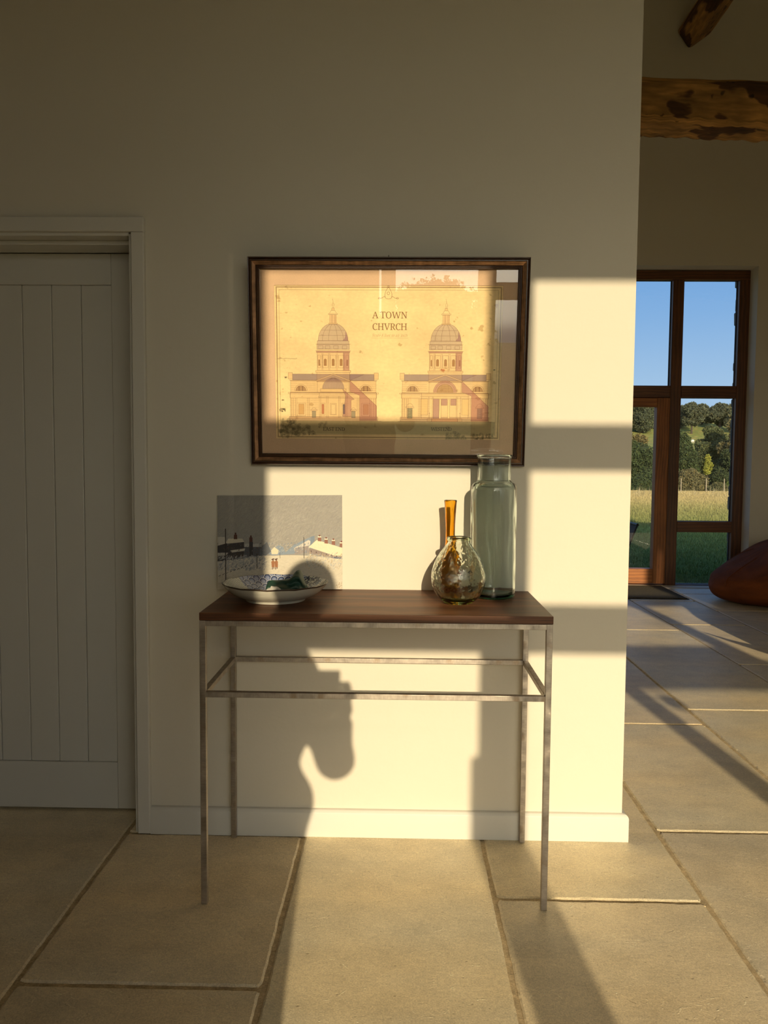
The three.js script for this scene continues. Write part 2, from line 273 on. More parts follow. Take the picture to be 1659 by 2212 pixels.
{
  const w = struct('window_2');                                        // near gable, behind the camera: the low sun comes through it
  const z0 = 4.36, z1 = 4.44;
  frameBars(w, [['frame_head', -0.17, 3.46, 3.028, 3.15], ['frame_jamb', -0.17, -0.052, 0, 3.028], ['frame_jamb', 3.33, 3.46, 0, 3.028], ['mullion', 0.637, 0.784, 0, 3.028], ['mullion', 1.735, 1.84, 0, 3.028], ['mullion', 2.74, 2.865, 0, 3.028],
    ['transom', -0.052, 0.637, 2.436, 2.567], ['transom', 0.784, 1.735, 2.436, 2.567], ['transom', 1.84, 2.74, 2.436, 2.567], ['transom', 2.865, 3.33, 2.436, 2.567],
    ['glazing_bar', -0.052, 0.637, 1.85, 1.915], ['glazing_bar', 0.784, 1.735, 1.85, 1.992], ['glazing_bar', 1.84, 2.74, 1.725, 2.003], ['glazing_bar', 2.865, 3.33, 1.725, 1.9], ['threshold', -0.052, 3.33, -0.02, 0.05]], z0, z1);
  frameBars(w, [['door_stile', 0.614, 0.638, 0.05, 1.5]], z0 + 0.03, z1);
  const xs = [[-0.052, 0.637], [0.784, 1.735], [1.84, 2.74], [2.865, 3.33]];
  for (const [x0, x1] of xs) for (const [y0, y1] of [[0.05, 1.87], [1.87, 2.5], [2.5, 3.03]]) partN('pane', box(x0 - 0.01, x1 + 0.01, y0, y1 - 0.002, 4.399, 4.4), pane, w);
  part('shadow_blob', new THREE.SphereGeometry(0.05, 16, 10).scale(1, 0.75, 0.5).translate(1.915, 1.645, 4.37), dark, w);  // unidentified blob, added to cast a small dark spot on the floor
}
{
  const w = struct('window_3');                                        // unseen window, added to let in sun that brightens the right of the room
  frameBars(w, [['frame_head', 4.02, 5.0, 2.80, 2.9], ['frame_jamb', 4.02, 4.12, 0.95, 2.80], ['frame_jamb', 4.90, 5.0, 0.95, 2.80], ['transom', 4.12, 4.90, 1.90, 1.98], ['sill', 4.12, 4.90, 0.95, 1.03]], 4.36, 4.44);
  for (const [y0, y1] of [[1.02, 1.94], [1.942, 2.81]]) partN('pane', box(4.11, 4.91, y0, y1, 4.399, 4.4), pane, w);
}
// rough stone jamb seen outside the side light
{
  const R = rng(5), g = struct('wall_jamb');
  let y = -0.05; while (y < 3.15) { const h = 0.06 + R() * 0.13, x = 3.458 + R() * 0.020; const b = new RoundedBoxGeometry(0.3, h - 0.006, 0.22, 2, 0.014); const p = b.attributes.position; for (let i = 0; i < p.count; i++) p.setXYZ(i, p.getX(i) + 0.006 * N3(p.getY(i) * 30 + y * 9, p.getZ(i) * 30, y), p.getY(i), p.getZ(i)); b.translate(x + 0.15, y + h / 2, -5.755); b.computeVertexNormals(); partN('stone', boxUV(b), stoneOut, g); y += h; }
}

// ---------------------------------------------------------------- old oak timbers
const oldOakMap = (() => {                                             // pale weathered surface with worn dark patches of the old finish
  return fieldTex(1024, 1.6, (u, v) => {
    const grain = fbm(u * 5, v * 60, 4, 4), soft = fbm(u * 3, v * 7, 2, 4), patch = smooth(fbm(u * 1.7 + 3.1, v * 4.2, 14, 4) + 0.12 * grain, 0.07, 0.12), knot = smooth(fbm(u * 9, v * 16, 8, 3), 0.30, 0.36);
    const L = 1 + 0.55 * grain + 0.5 * soft; const a = [168 * L, 126 * L, 70 * L], b = [84 * L, 56 * L, 32 * L];
    return [0, 1, 2].map((k) => lerp(a[k], b[k], patch) * (1 - 0.45 * knot));
  });
})();
const oldOak = std({ map: oldOakMap, roughness: 0.8, bumpMap: oldOakMap, bumpScale: 0.004 });
function timber(len, w, h, seed, nx = 160, mod) {                       // hewn beam along +x with wavy arrises
  const prof = [], K = 28;
  for (let k = 0; k < K; k++) { const a = (k / K) * Math.PI * 2 + Math.PI, c = Math.cos(a), s = Math.sin(a), e = 0.28; prof.push([Math.sign(c) * Math.abs(c) ** e * w / 2, Math.sign(s) * Math.abs(s) ** e * h / 2]); }
  const pos = [], uv = [], idx = [];
  for (let i = 0; i <= nx; i++) for (let k = 0; k <= K; k++) {
    const x = (i / nx) * len; let [z, y] = prof[k % K];
    const q = 1 + 0.05 * N3(x * 1.3, y * 4 + seed, z * 4) + 0.03 * N3(x * 6, y * 9 + seed, z * 9); z *= q; y *= q;
    if (mod) [y, z] = mod(x, y, z);
    pos.push(x, y, z); uv.push(x - 0.6 + seed * 0.03, (k / K) * 2 * (w + h) + 0.2);
  }
  for (let i = 0; i < nx; i++) for (let k = 0; k < K; k++) { const a = i * (K + 1) + k, b = a + 1, c = a + K + 1, d = c + 1; idx.push(a, b, c, b, d, c); }
  for (const e of [0, nx]) { const c = pos.length / 3, x = (e / nx) * len; pos.push(x + (e ? 0.02 : -0.02), 0, 0); uv.push(0, 0); for (let k = 0; k < K; k++) { const a = e * (K + 1) + k; if (e) idx.push(c, a, a + 1); else idx.push(c, a + 1, a); } }
  const g = new THREE.BufferGeometry(); g.setAttribute('position', new THREE.Float32BufferAttribute(pos, 3)); g.setAttribute('uv', new THREE.Float32BufferAttribute(uv, 2)); g.setIndex(idx); g.computeVertexNormals(); return g;
}
{
  const tie = thing('ceiling_beam', 'thick rough-hewn oak tie beam crossing the far room, patched with worn dark stain', 'beam', [CX - 0.05, 3.63, -3.0]);
  part('beam', timber(XR - CX + 0.3, 0.26, 0.30, 3, 220, (x, y, z) => {
    const w = smooth(-y, 0.02, 0.13), t = x - 0.85; // ragged waney underside
    return [y - 0.035 * (x - 0.9) - w * (0.016 * N3(x * 5, 2, 3) + 0.014 * N3(x * 13, 4, 1) + 0.006 * N3(x * 27, 6, 1)) - (y < 0 ? 0.012 * smooth(t, 0.1, 0.7) : -0.008 * N3(x * 4, 8, 2)), z];
  }), oldOak, tie);
  const pl = thing('purlin', 'dark oak roof purlin running back into the far gable wall, pale at its end', 'beam', [2.755, 5.33, -5.27]);
  const g = timber(9.35, 0.21, 0.27, 9, 140); g.rotateX(-0.95); g.rotateY(-Math.PI / 2); part('beam', g, oldOak, pl);
}

// ---------------------------------------------------------------- console table
const TOP = 0.8125;
{
  const t = thing('console_table', 'slim console table with a walnut plank top on a raw steel frame against the wall', 'table');
  part('tabletop', box(-0.5365, 0.4115, 0.7915, TOP, 0.006, 0.4245, 0.0014), walnut, t);
  const s = 0.0165, zf = 0.421, zb = 0.0365, xl = -0.5286, xr = 0.4025, H = 0.7905;
  for (const x of [xl, xr]) for (const z of [zf, zb]) partN('leg', box(x - s / 2, x + s / 2, 0.0012, H, z - s, z, 0.0012, 'y', [x, z * 3]), steel, t);
  const x0 = xl + s / 2 - 0.001, x1 = xr - s / 2 + 0.001;
  for (const z of [zf - 0.0002, zb - 0.0002]) partN('top_rail', box(x0, x1, H - 0.0150, H - 0.0002, z - s + 0.0004, z, 0.0012, 'x', [z * 9, 1]), steel, t);
  for (const x of [xl, xr]) partN('top_rail', box(x - s / 2 + 0.0003, x + s / 2 - 0.0003, H - 0.015, H - 0.0003, zb - 0.001, zf - s + 0.001, 0.0012, 'z', [x * 5, 1]), steel, t);
  for (const z of [zf - 0.0002, zb - 0.0002]) partN('stretcher', box(x0, x1, 0.5805, 0.5955, z - s + 0.0004, z, 0.0012, 'x', [z * 7, 2]), steel, t);
  for (const x of [xl, xr]) partN('stretcher', box(x - s / 2 + 0.0003, x + s / 2 - 0.0003, 0.5807, 0.5953, zb - 0.001, zf - s + 0.001, 0.0012, 'z', [x * 4, 2]), steel, t);
}

// ---------------------------------------------------------------- framed architectural print, leaning forward from its hook
{
  const W = 0.8605, H = 0.634, D = 0.019, tilt = 0.0858;
  const f = thing('framed_print', 'framed architectural print of a domed church in two elevations, bronze moulding and glass', 'picture', [-0.041, 1.5253, 0.047]);
  f.rotation.x = tilt;
  // closed mouldings: [distance in from the outer edge, height in front of the wall side]
  function moulding(name, prof, mat) {
    const hw = W / 2, hh = H / 2, cs = [[-hw, -hh], [hw, -hh], [hw, hh], [-hw, hh]], ins = [[1, 1], [-1, 1], [-1, -1], [1, -1]];
    for (let s = 0; s < 4; s++) {
      const A = cs[s], B = cs[(s + 1) % 4], ia = ins[s], ib = ins[(s + 1) % 4], pos = [], m = prof.length;
      const P = (C, I, k) => [C[0] + I[0] * prof[k][0], C[1] + I[1] * prof[k][0], prof[k][1]];
      for (let k = 0; k < m; k++) { const n = (k + 1) % m, a = P(A, ia, k), b = P(B, ib, k), c = P(B, ib, n), d = P(A, ia, n); pos.push(...a, ...b, ...c, ...a, ...c, ...d); }
      for (const [C, I, fl] of [[A, ia, 0], [B, ib, 1]]) for (let k = 1; k < m - 1; k++) { const a = P(C, I, 0), b = P(C, I, k), c = P(C, I, k + 1); pos.push(...a, ...(fl ? b : c), ...(fl ? c : b)); }
      partN(name, boxUV(toCreasedNormals(flat(pos), 0.4), s % 2 ? 'y' : 'x'), mat, f);
    }
  }
  const streak = fieldTex(512, 0.3, (u, v) => { const k = 1 + 0.5 * fbm(u * 12, v * 150, 3, 3) + 0.3 * fbm(u * 60, v * 60, 7, 3); return [176 * k, 136 * k, 102 * k]; });
  const darkFrame = phy({ color: lin(0.035, 0.020, 0.013), roughness: 0.38, clearcoat: 0.5, clearcoatRoughness: 0.25, map: streak });
  darkFrame.color.set(0x7a6656).multiplyScalar(0.6);
  const bronze = std({ map: streak, metalness: 0.75, roughness: 0.42, bumpMap: streak, bumpScale: 0.0005 });
  moulding('outer_moulding', [[0, -0.012], [0, 0.004], [0.0018, 0.007], [0.0035, 0.0065], [0.0045, 0.0045], [0.006, 0.0065], [0.009, 0.0085], [0.0115, 0.0085], [0.0125, 0.006], [0.0125, -0.012]], darkFrame);
  moulding('bronze_band', [[0.0124, -0.012], [0.0124, 0.0072], [0.0140, 0.0080], [0.021, 0.0035], [0.0238, 0.0018], [0.0238, -0.012]], bronze);
  moulding('inner_lip', [[0.0237, -0.012], [0.0237, 0.0008], [0.0258, -0.0008], [0.0262, 0.0036], [0.0285, 0.0042], [0.0305, 0.0015], [0.0330, 0.0022], [0.0352, -0.0010], [0.0352, -0.012]], darkFrame);
  const matMap = fieldTex(512, 0.4, (u, v) => { const k = 1 + 0.06 * fbm(u * 12, v * 12, 3, 3) + 0.05 * fbm(u * 240, v * 240, 1, 2); return [212 * k, 180 * k, 146 * k]; });
  // window mount: four-sided board with a bevelled opening
  const ow = 0.396, oh = 0.283, iw = 0.3512, ih = 0.2345, mg = extrude(shapeOf(rect(-ow, ow, -oh, oh), [rect(-iw, iw, -ih, ih)]), -0.0105, -0.0085);
  part('mount', mg, std({ map: matMap, roughness: 0.95 }), f);
  part('backing', box(-0.42, 0.42, -0.305, 0.305, -0.0185, -0.0122), dark, f);
  part('glass', box(-0.397, 0.397, -0.284, 0.284, -0.0065, -0.0062), pane, f);
  part('hook', tube([[0, 0.318, -0.012], [0, 0.324, -0.014], [0, 0.321, -0.018]], 0.002, 10, 6), steel, f);

  // the sheet itself: drawn elevations on aged paper
  const PW = 2048, PH = 1372, sheet = canvas(PW, PH, (c) => {
    const R = rng(4), id = c.createImageData(PW, PH), d = id.data;
    for (let y = 0; y < PH; y++) for (let x = 0; x < PW; x++) {
      const o = (y * PW + x) * 4, u = x / PW, v = y / PH, k = 1 + 0.13 * fbm(u * 5, v * 4, 2, 4) + 0.06 * fbm(u * 60, v * 60, 6, 2) + 0.05 * (R() - 0.5);
      const fox = smooth(fbm(u * 28, v * 20, 8, 3) - 0.25 * Math.abs(u - 0.5) * -1, 0.36, 0.5) * 0.16;
      d[o] = 236 * k * (1 - fox); d[o + 1] = 210 * k * (1 - fox * 1.2); d[o + 2] = 156 * k * (1 - fox * 1.5); d[o + 3] = 255;
    }
    c.putImageData(id, 0, 0);
    const ink = 'rgba(96,66,40,0.8)', M = PW / 0.7024;
    c.strokeStyle = ink; c.lineCap = 'round';
    for (const [i, w] of [[13, 2.2], [19, 4.5], [41, 1.8]]) { c.lineWidth = w; c.strokeRect(i, i, PW - 2 * i, PH - 2 * i); }
    // darker ground strip with its dried washes
    const gy = PH / 2 + 0.179 * M;
    c.fillStyle = 'rgba(92,84,52,0.36)'; c.fillRect(44, gy, PW - 88, PH - gy - 46);
    const blot = (x, y, r, a) => { for (let i = 0; i < 46; i++) { c.fillStyle = `rgba(56,50,30,${a * (0.3 + R() * 0.7)})`; c.beginPath(); c.ellipse(x + (R() - 0.5) * r * 1.7, y + (R() - 0.5) * r, r * (0.05 + R() * 0.3), r * (0.04 + R() * 0.2), R() * 3, 0, 7); c.fill(); } };
    for (const [x, y, r, a] of [[110, gy + 40, 90, 0.28], [90, gy + 120, 70, 0.22], [235, gy + 80, 90, 0.24], [330, gy + 110, 40, 0.2], [430, gy + 40, 50, 0.14], [1620, gy + 130, 70, 0.2], [1850, gy + 140, 60, 0.2], [1960, gy + 130, 40, 0.2], [1700, gy + 150, 50, 0.15]]) blot(x, y, r, a);
    for (const [x, y, r, a] of [[60, 1110, 30, 0.5], [66, 1020, 12, 0.5], [95, 815, 12, 0.6], [1985, 740, 10, 0.5]]) blot(x, y, r, a);
    c.fillStyle = 'rgba(170,80,40,0.35)'; for (let i = 0; i < 14; i++) { c.beginPath(); c.ellipse(1500 + R() * 44, 735 + R() * 22, 4 + R() * 9, 3 + R() * 7, 0, 0, 7); c.fill(); }
    c.lineWidth = 2.4; c.strokeStyle = 'rgba(70,46,30,0.75)'; c.beginPath(); c.moveTo(20, 648); for (let x = 30; x < 210; x += 12) c.lineTo(x, 648 + (R() - 0.5) * 7); c.stroke();
    for (let i = 0; i < 420; i++) { c.fillStyle = `rgba(120,84,40,${R() * 0.3})`; const L = R() < 0.75 ? R() * 260 : PW - R() * 220; c.fillRect(L, R() * PH, 1 + R() * 4, 1 + R() * 4); }
    // lettering
    c.fillStyle = 'rgba(116,80,48,0.86)'; c.textAlign = 'center'; c.textBaseline = 'alphabetic';
    const spaced = (s, x, y, px, w) => { c.font = px + 'px serif'; const ws = [...s].map((q) => c.measureText(q).width), tot = ws.reduce((a, b) => a + b, 0), gap = (w - tot) / (s.length - 1); let X = x - w / 2; [...s].forEach((q, i) => { c.fillText(q, X + ws[i] / 2, y); X += ws[i] + gap; }); };
    spaced('A TOWN', PW / 2 + 14, PH / 2 - 0.1365 * M, 80, 318); spaced('CHVRCH', PW / 2 + 14, PH / 2 - 0.1015 * M, 80, 318);
    c.save(); c.fillStyle = 'rgba(110,74,44,0.42)'; c.font = 'italic 34px serif'; c.fillText('Scale 8 feet to an inch', PW / 2 + 14, PH / 2 - 0.081 * M, 320); c.strokeStyle = 'rgba(110,74,44,0.5)'; c.lineWidth = 1.5; c.beginPath(); c.moveTo(PW / 2 - 150, PH / 2 - 0.077 * M); c.lineTo(PW / 2 + 180, PH / 2 - 0.077 * M); c.stroke(); c.restore();
    c.fillStyle = 'rgba(44,28,14,0.92)'; spaced('EAST END', PW / 2 - 0.169 * M, PH / 2 + 0.2095 * M, 44, 204); spaced('WEST END', PW / 2 + 0.169 * M, PH / 2 + 0.2075 * M, 44, 192);
    // small crest: a mitre-like shield with a ribbon
    c.strokeStyle = 'rgba(120,84,56,0.8)'; c.lineWidth = 3; c.beginPath(); const ox = PW / 2, oy = PH / 2 - 0.2075 * M;
    c.moveTo(ox, oy - 66); c.bezierCurveTo(ox + 30, oy - 30, ox + 40, oy + 10, ox + 24, oy + 32); c.quadraticCurveTo(ox, oy + 44, ox - 24, oy + 32); c.bezierCurveTo(ox - 40, oy + 10, ox - 30, oy - 30, ox, oy - 66); c.stroke();
    c.beginPath(); c.arc(ox, oy - 72, 7, 0, 7); c.stroke(); c.beginPath(); c.arc(ox, oy - 12, 12, 0, 7); c.stroke();
    for (const s of [-1, 1]) { c.beginPath(); c.moveTo(ox + s * 28, oy + 20); c.bezierCurveTo(ox + s * 50, oy + 10, ox + s * 52, oy + 40, ox + s * 76, oy + 30); c.stroke(); c.beginPath(); c.ellipse(ox + s * 82, oy + 32, 9, 6, 0, 0, 7); c.stroke(); }
    // the two elevations, about their axis at the ground line
    function church(X, west) {
      c.save(); c.translate(X, gy); const k = 0.1405 / 579 * M; c.scale(k, k); c.lineJoin = 'round';
      const line = (...p) => { c.beginPath(); c.moveTo(p[0], p[1]); for (let i = 2; i < p.length; i += 2) c.lineTo(p[i], p[i + 1]); c.stroke(); };
      const poly = (fill, ...p) => { c.beginPath(); c.moveTo(p[0], p[1]); for (let i = 2; i < p.length; i += 2) c.lineTo(p[i], p[i + 1]); c.closePath(); if (fill) { c.fillStyle = fill; c.fill(); } c.stroke(); };
      const box2 = (fill, x0, x1, y0, y1) => poly(fill, x0, y0, x1, y0, x1, y1, x0, y1);
      const slate = 'rgba(120,100,108,0.62)', rose = 'rgba(150,92,92,0.42)', wash = 'rgba(190,140,90,0.25)', lead = 'rgba(150,132,128,0.42)';
      c.strokeStyle = 'rgba(104,70,52,0.85)'; c.lineWidth = 2.6;
      line(-600, 0, 620, 0);
      // nave block
      box2(wash, -555, 555, -365, -25); box2('rgba(160,110,80,0.3)', -572, 572, -55, 0); box2(null, -560, 560, -360, -295); line(-585, -358, -575, -345, 575, -345, 585, -358); line(-585, -362, 585, -362);
      box2(wash, -550, 550, -515, -365); box2(slate, -525, 525, -598, -520); line(-560, -515, 560, -515); line(-570, -520, 570, -520);
      for (const s of [-1, 1]) { box2('rgba(210,170,120,0.5)', s * 525, s * 580, -615, -535); }
      c.lineWidth = 1; for (let y = -500; y < -370; y += 26) { line(-550, y, -230, y); line(230, y, 550, y); } for (let y = -280; y < -60; y += 22) { line(-550, y, -480, y); line(480, y, 550, y); line(-350, y, -190, y); } c.lineWidth = 2.4;
      // lunettes
      for (const s of [-1, 1]) { const x = s * 418; c.beginPath(); c.arc(x, -385, 82, Math.PI, 0); c.closePath(); c.stroke(); c.beginPath(); c.arc(x, -385, 66, Math.PI, 0); c.closePath(); c.fillStyle = 'rgba(120,80,50,0.45)'; c.fill(); c.stroke(); c.lineWidth = 7; for (const q of [-24, 22]) line(x + q, -385, x + q, -444); c.lineWidth = 2.4; }
      // drum
      box2('rgba(200,150,100,0.25)', -212, 212, -620, -500); box2(wash, -225, 225, -645, -620); box2('rgba(190,140,95,0.22)', -205, 205, -880, -645); line(-228, -890, 228, -890); box2(rose, -215, 215, -892, -870);
      for (const x of [-180, -102, 0, 102, 180]) { const w = Math.abs(x) > 150 ? 12 : 26; box2(null, x - w * 1.35, x + w * 1.35, -838, -680); c.beginPath(); c.moveTo(x - w * 0.6, -705); c.lineTo(x - w * 0.6, -775); c.arc(x, -775, w * 0.6, Math.PI, 0); c.lineTo(x + w * 0.6, -705); c.closePath(); c.fillStyle = 'rgba(150,104,60,0.75)'; c.fill(); c.stroke(); }
      for (const x of [-205, -146, -132, -56, -42, 42, 56, 132, 146, 205]) line(x, -860, x, -655);
      poly(rose, 130, -870, 205, -870, 205, -645, 130, -645);
      box2(lead, -208, 208, -972, -910); for (const x of [-180, -92, 15, 125]) box2(null, x - 30 + 22, x + 50, -958, -918); line(-222, -975, 222, -975); box2(lead, -203, 203, -1018, -975);
      // dome
      c.beginPath(); c.moveTo(-190, -1020); c.bezierCurveTo(-195, -1130, -110, -1222, -48, -1226); c.lineTo(48, -1226); c.bezierCurveTo(110, -1222, 195, -1130, 190, -1020); c.closePath(); c.fillStyle = lead; c.fill(); c.stroke();
      for (const q of [-0.72, -0.3, 0.28, 0.7]) { c.beginPath(); c.moveTo(190 * q, -1020); c.bezierCurveTo(190 * q, -1130, 110 * q, -1200, 46 * q, -1226); c.stroke(); } line(-182, -1085, 182, -1085); line(-150, -1150, 150, -1150);
      c.beginPath(); c.moveTo(120, -1020); c.bezierCurveTo(170, -1060, 150, -1100, 160, -1140); c.lineTo(186, -1060); c.lineTo(190, -1020); c.fillStyle = 'rgba(120,70,90,0.4)'; c.fill();
      // lantern and figure
      box2(wash, -55, 55, -1238, -1224); box2('rgba(200,150,110,0.3)', -42, 42, -1345, -1238); for (const x of [-20, -8, 18, 30]) line(x, -1240, x, -1340); box2(null, -58, 58, -1358, -1345); line(-46, -1358, -22, -1398, 22, -1398, 46, -1358); box2(wash, -16, 16, -1425, -1398); line(-6, -1425, -9, -1470, 2, -1500, -6, -1540); line(6, -1425, 14, -1470, 4, -1490);
      // portico gable
      poly('rgba(225,190,130,0.4)', -230, -520, 0, -605, 230, -520, 212, -505, 0, -585, -212, -505); box2(null, -205, 205, -505, -365);
      if (!west) {
        c.beginPath(); c.arc(0, -412, 140, Math.PI, 0); c.closePath(); c.fillStyle = 'rgba(140,118,128,0.42)'; c.fill(); c.stroke();
        for (let i = -6; i <= 6; i++) { c.beginPath(); c.moveTo(i * 21, -412); c.quadraticCurveTo(i * 20, -505, i * 4, -548); c.stroke(); }
        box2('rgba(220,185,125,0.4)', -165, 165, -412, -372); box2(null, -180, 180, -365, -320); for (const x of [-172, -78, 78, 172]) { line(x - 9, -318, x - 9, -40); line(x + 9, -318, x + 9, -40); } box2(null, -190, 190, -320, -300); box2(null, -40, 40, -225, -80); box2(null, -28, 28, -212, -85);
        for (const [x, f] of [[-135, 'rgba(170,90,60,0.7)'], [138, 'rgba(80,80,90,0.8)']]) { box2(null, x - 28, x + 28, -228, -75); box2(f, x - 14, x + 14, -215, -90); }
        for (const x of [-415, 420]) { box2(null, x - 55, x + 55, -230, -65); box2('rgba(180,130,70,0.5)', x - 34, x + 34, -215, -85); }
        for (const x of [-252, 260]) { c.beginPath(); c.arc(x, -145, 26, Math.PI, 0); c.stroke(); box2(null, x - 40, x + 40, -145, -130); box2('rgba(110,110,96,0.55)', x - 24, x + 24, -128, -42); }
        poly(rose, 120, -412, 200, -340, 270, -280, 230, -270, 230, -60, 120, -60, 160, -320);
      } else {
        for (const r of [150, 128]) { c.beginPath(); c.arc(0, -372, r, Math.PI, 0); c.stroke(); } c.beginPath(); c.arc(0, -372, 150, Math.PI, 0); c.arc(0, -372, 106, 0, Math.PI, true); c.closePath(); c.fillStyle = rose; c.fill();
        c.beginPath(); c.arc(0, -372, 106, Math.PI, 0); c.closePath(); c.fillStyle = 'rgba(170,120,60,0.4)'; c.fill(); c.stroke(); for (let i = -7; i <= 7; i++) { const h = Math.sqrt(Math.max(0, 106 * 106 - (i * 14) ** 2)); line(i * 14, -372, i * 14, -372 - h); } for (let j = 1; j < 7; j++) { const h = Math.sqrt(106 * 106 - (j * 14) ** 2); line(-h, -372 - j * 14, h, -372 - j * 14); }
        box2('rgba(220,185,125,0.35)', -300, 300, -365, -320); line(-320, -320, 320, -320);
        box2('rgba(140,90,100,0.5)', -150, -75, -290, -40); box2('rgba(140,90,100,0.5)', -45, 30, -290, -210); box2('rgba(140,90,100,0.5)', 75, 145, -290, -210);
        for (const x of [-60, 52]) { poly('rgba(235,205,145,0.8)', x - 14, -40, x - 11, -285, x + 11, -285, x + 14, -40); }
        for (const x of [-160, -148, 160, 148, 300, -300, 205, -205]) line(x, -318, x, -40);
        for (const x of [-265, 265]) { box2('rgba(220,180,110,0.4)', x - 45, x + 45, -290, -85); }
        for (const x of [-450, 450]) { c.beginPath(); c.arc(x, -190, 40, Math.PI, 0); c.stroke(); box2(null, x - 52, x + 52, -190, -172); box2('rgba(110,120,96,0.6)', x - 32, x + 32, -170, -40); for (let y = -150; y < -50; y += 30) box2(null, x - 22, x + 22, y, y + 20); }
        box2('rgba(190,110,60,0.35)', -170, 170, -40, 0); for (const x of [-195, 195]) { box2(wash, x - 30, x + 30, -40, 0); line(x, -40, x, -120); line(x - 8, -105, x + 8, -105); }
      }
      for (const x of [-545, -520, -490, -470, 470, 490, 520, 545, -330, -310, 310, 330]) line(x, -292, x, -55);
      poly('rgba(150,88,88,0.46)', 215, -515, 560, -195, 560, -10, 340, -10, 340, -330, 230, -372, 215, -372);
      line(215, -515, 560, -195); poly('rgba(130,100,110,0.35)', 215, -520, 400, -598, 215, -598);
      c.restore();
    }
    church(PW / 2 - 0.1705 * M, false); church(PW / 2 + 0.1785 * M, true);
  });
  const sg = new THREE.PlaneGeometry(0.7024, 0.4705); sg.translate(0, 0, 0);
  const sb = new THREE.BoxGeometry(0.7024, 0.4705, 0.0012); sb.translate(0, 0, -0.0114);
  { const p = sb.attributes.position, uv = sb.attributes.uv; for (let i = 0; i < p.count; i++) uv.setXY(i, p.getX(i) / 0.7024 + 0.5, p.getY(i) / 0.4705 + 0.5); }
  part('print', sb, std({ map: sheet, roughness: 0.95 }), f);
}

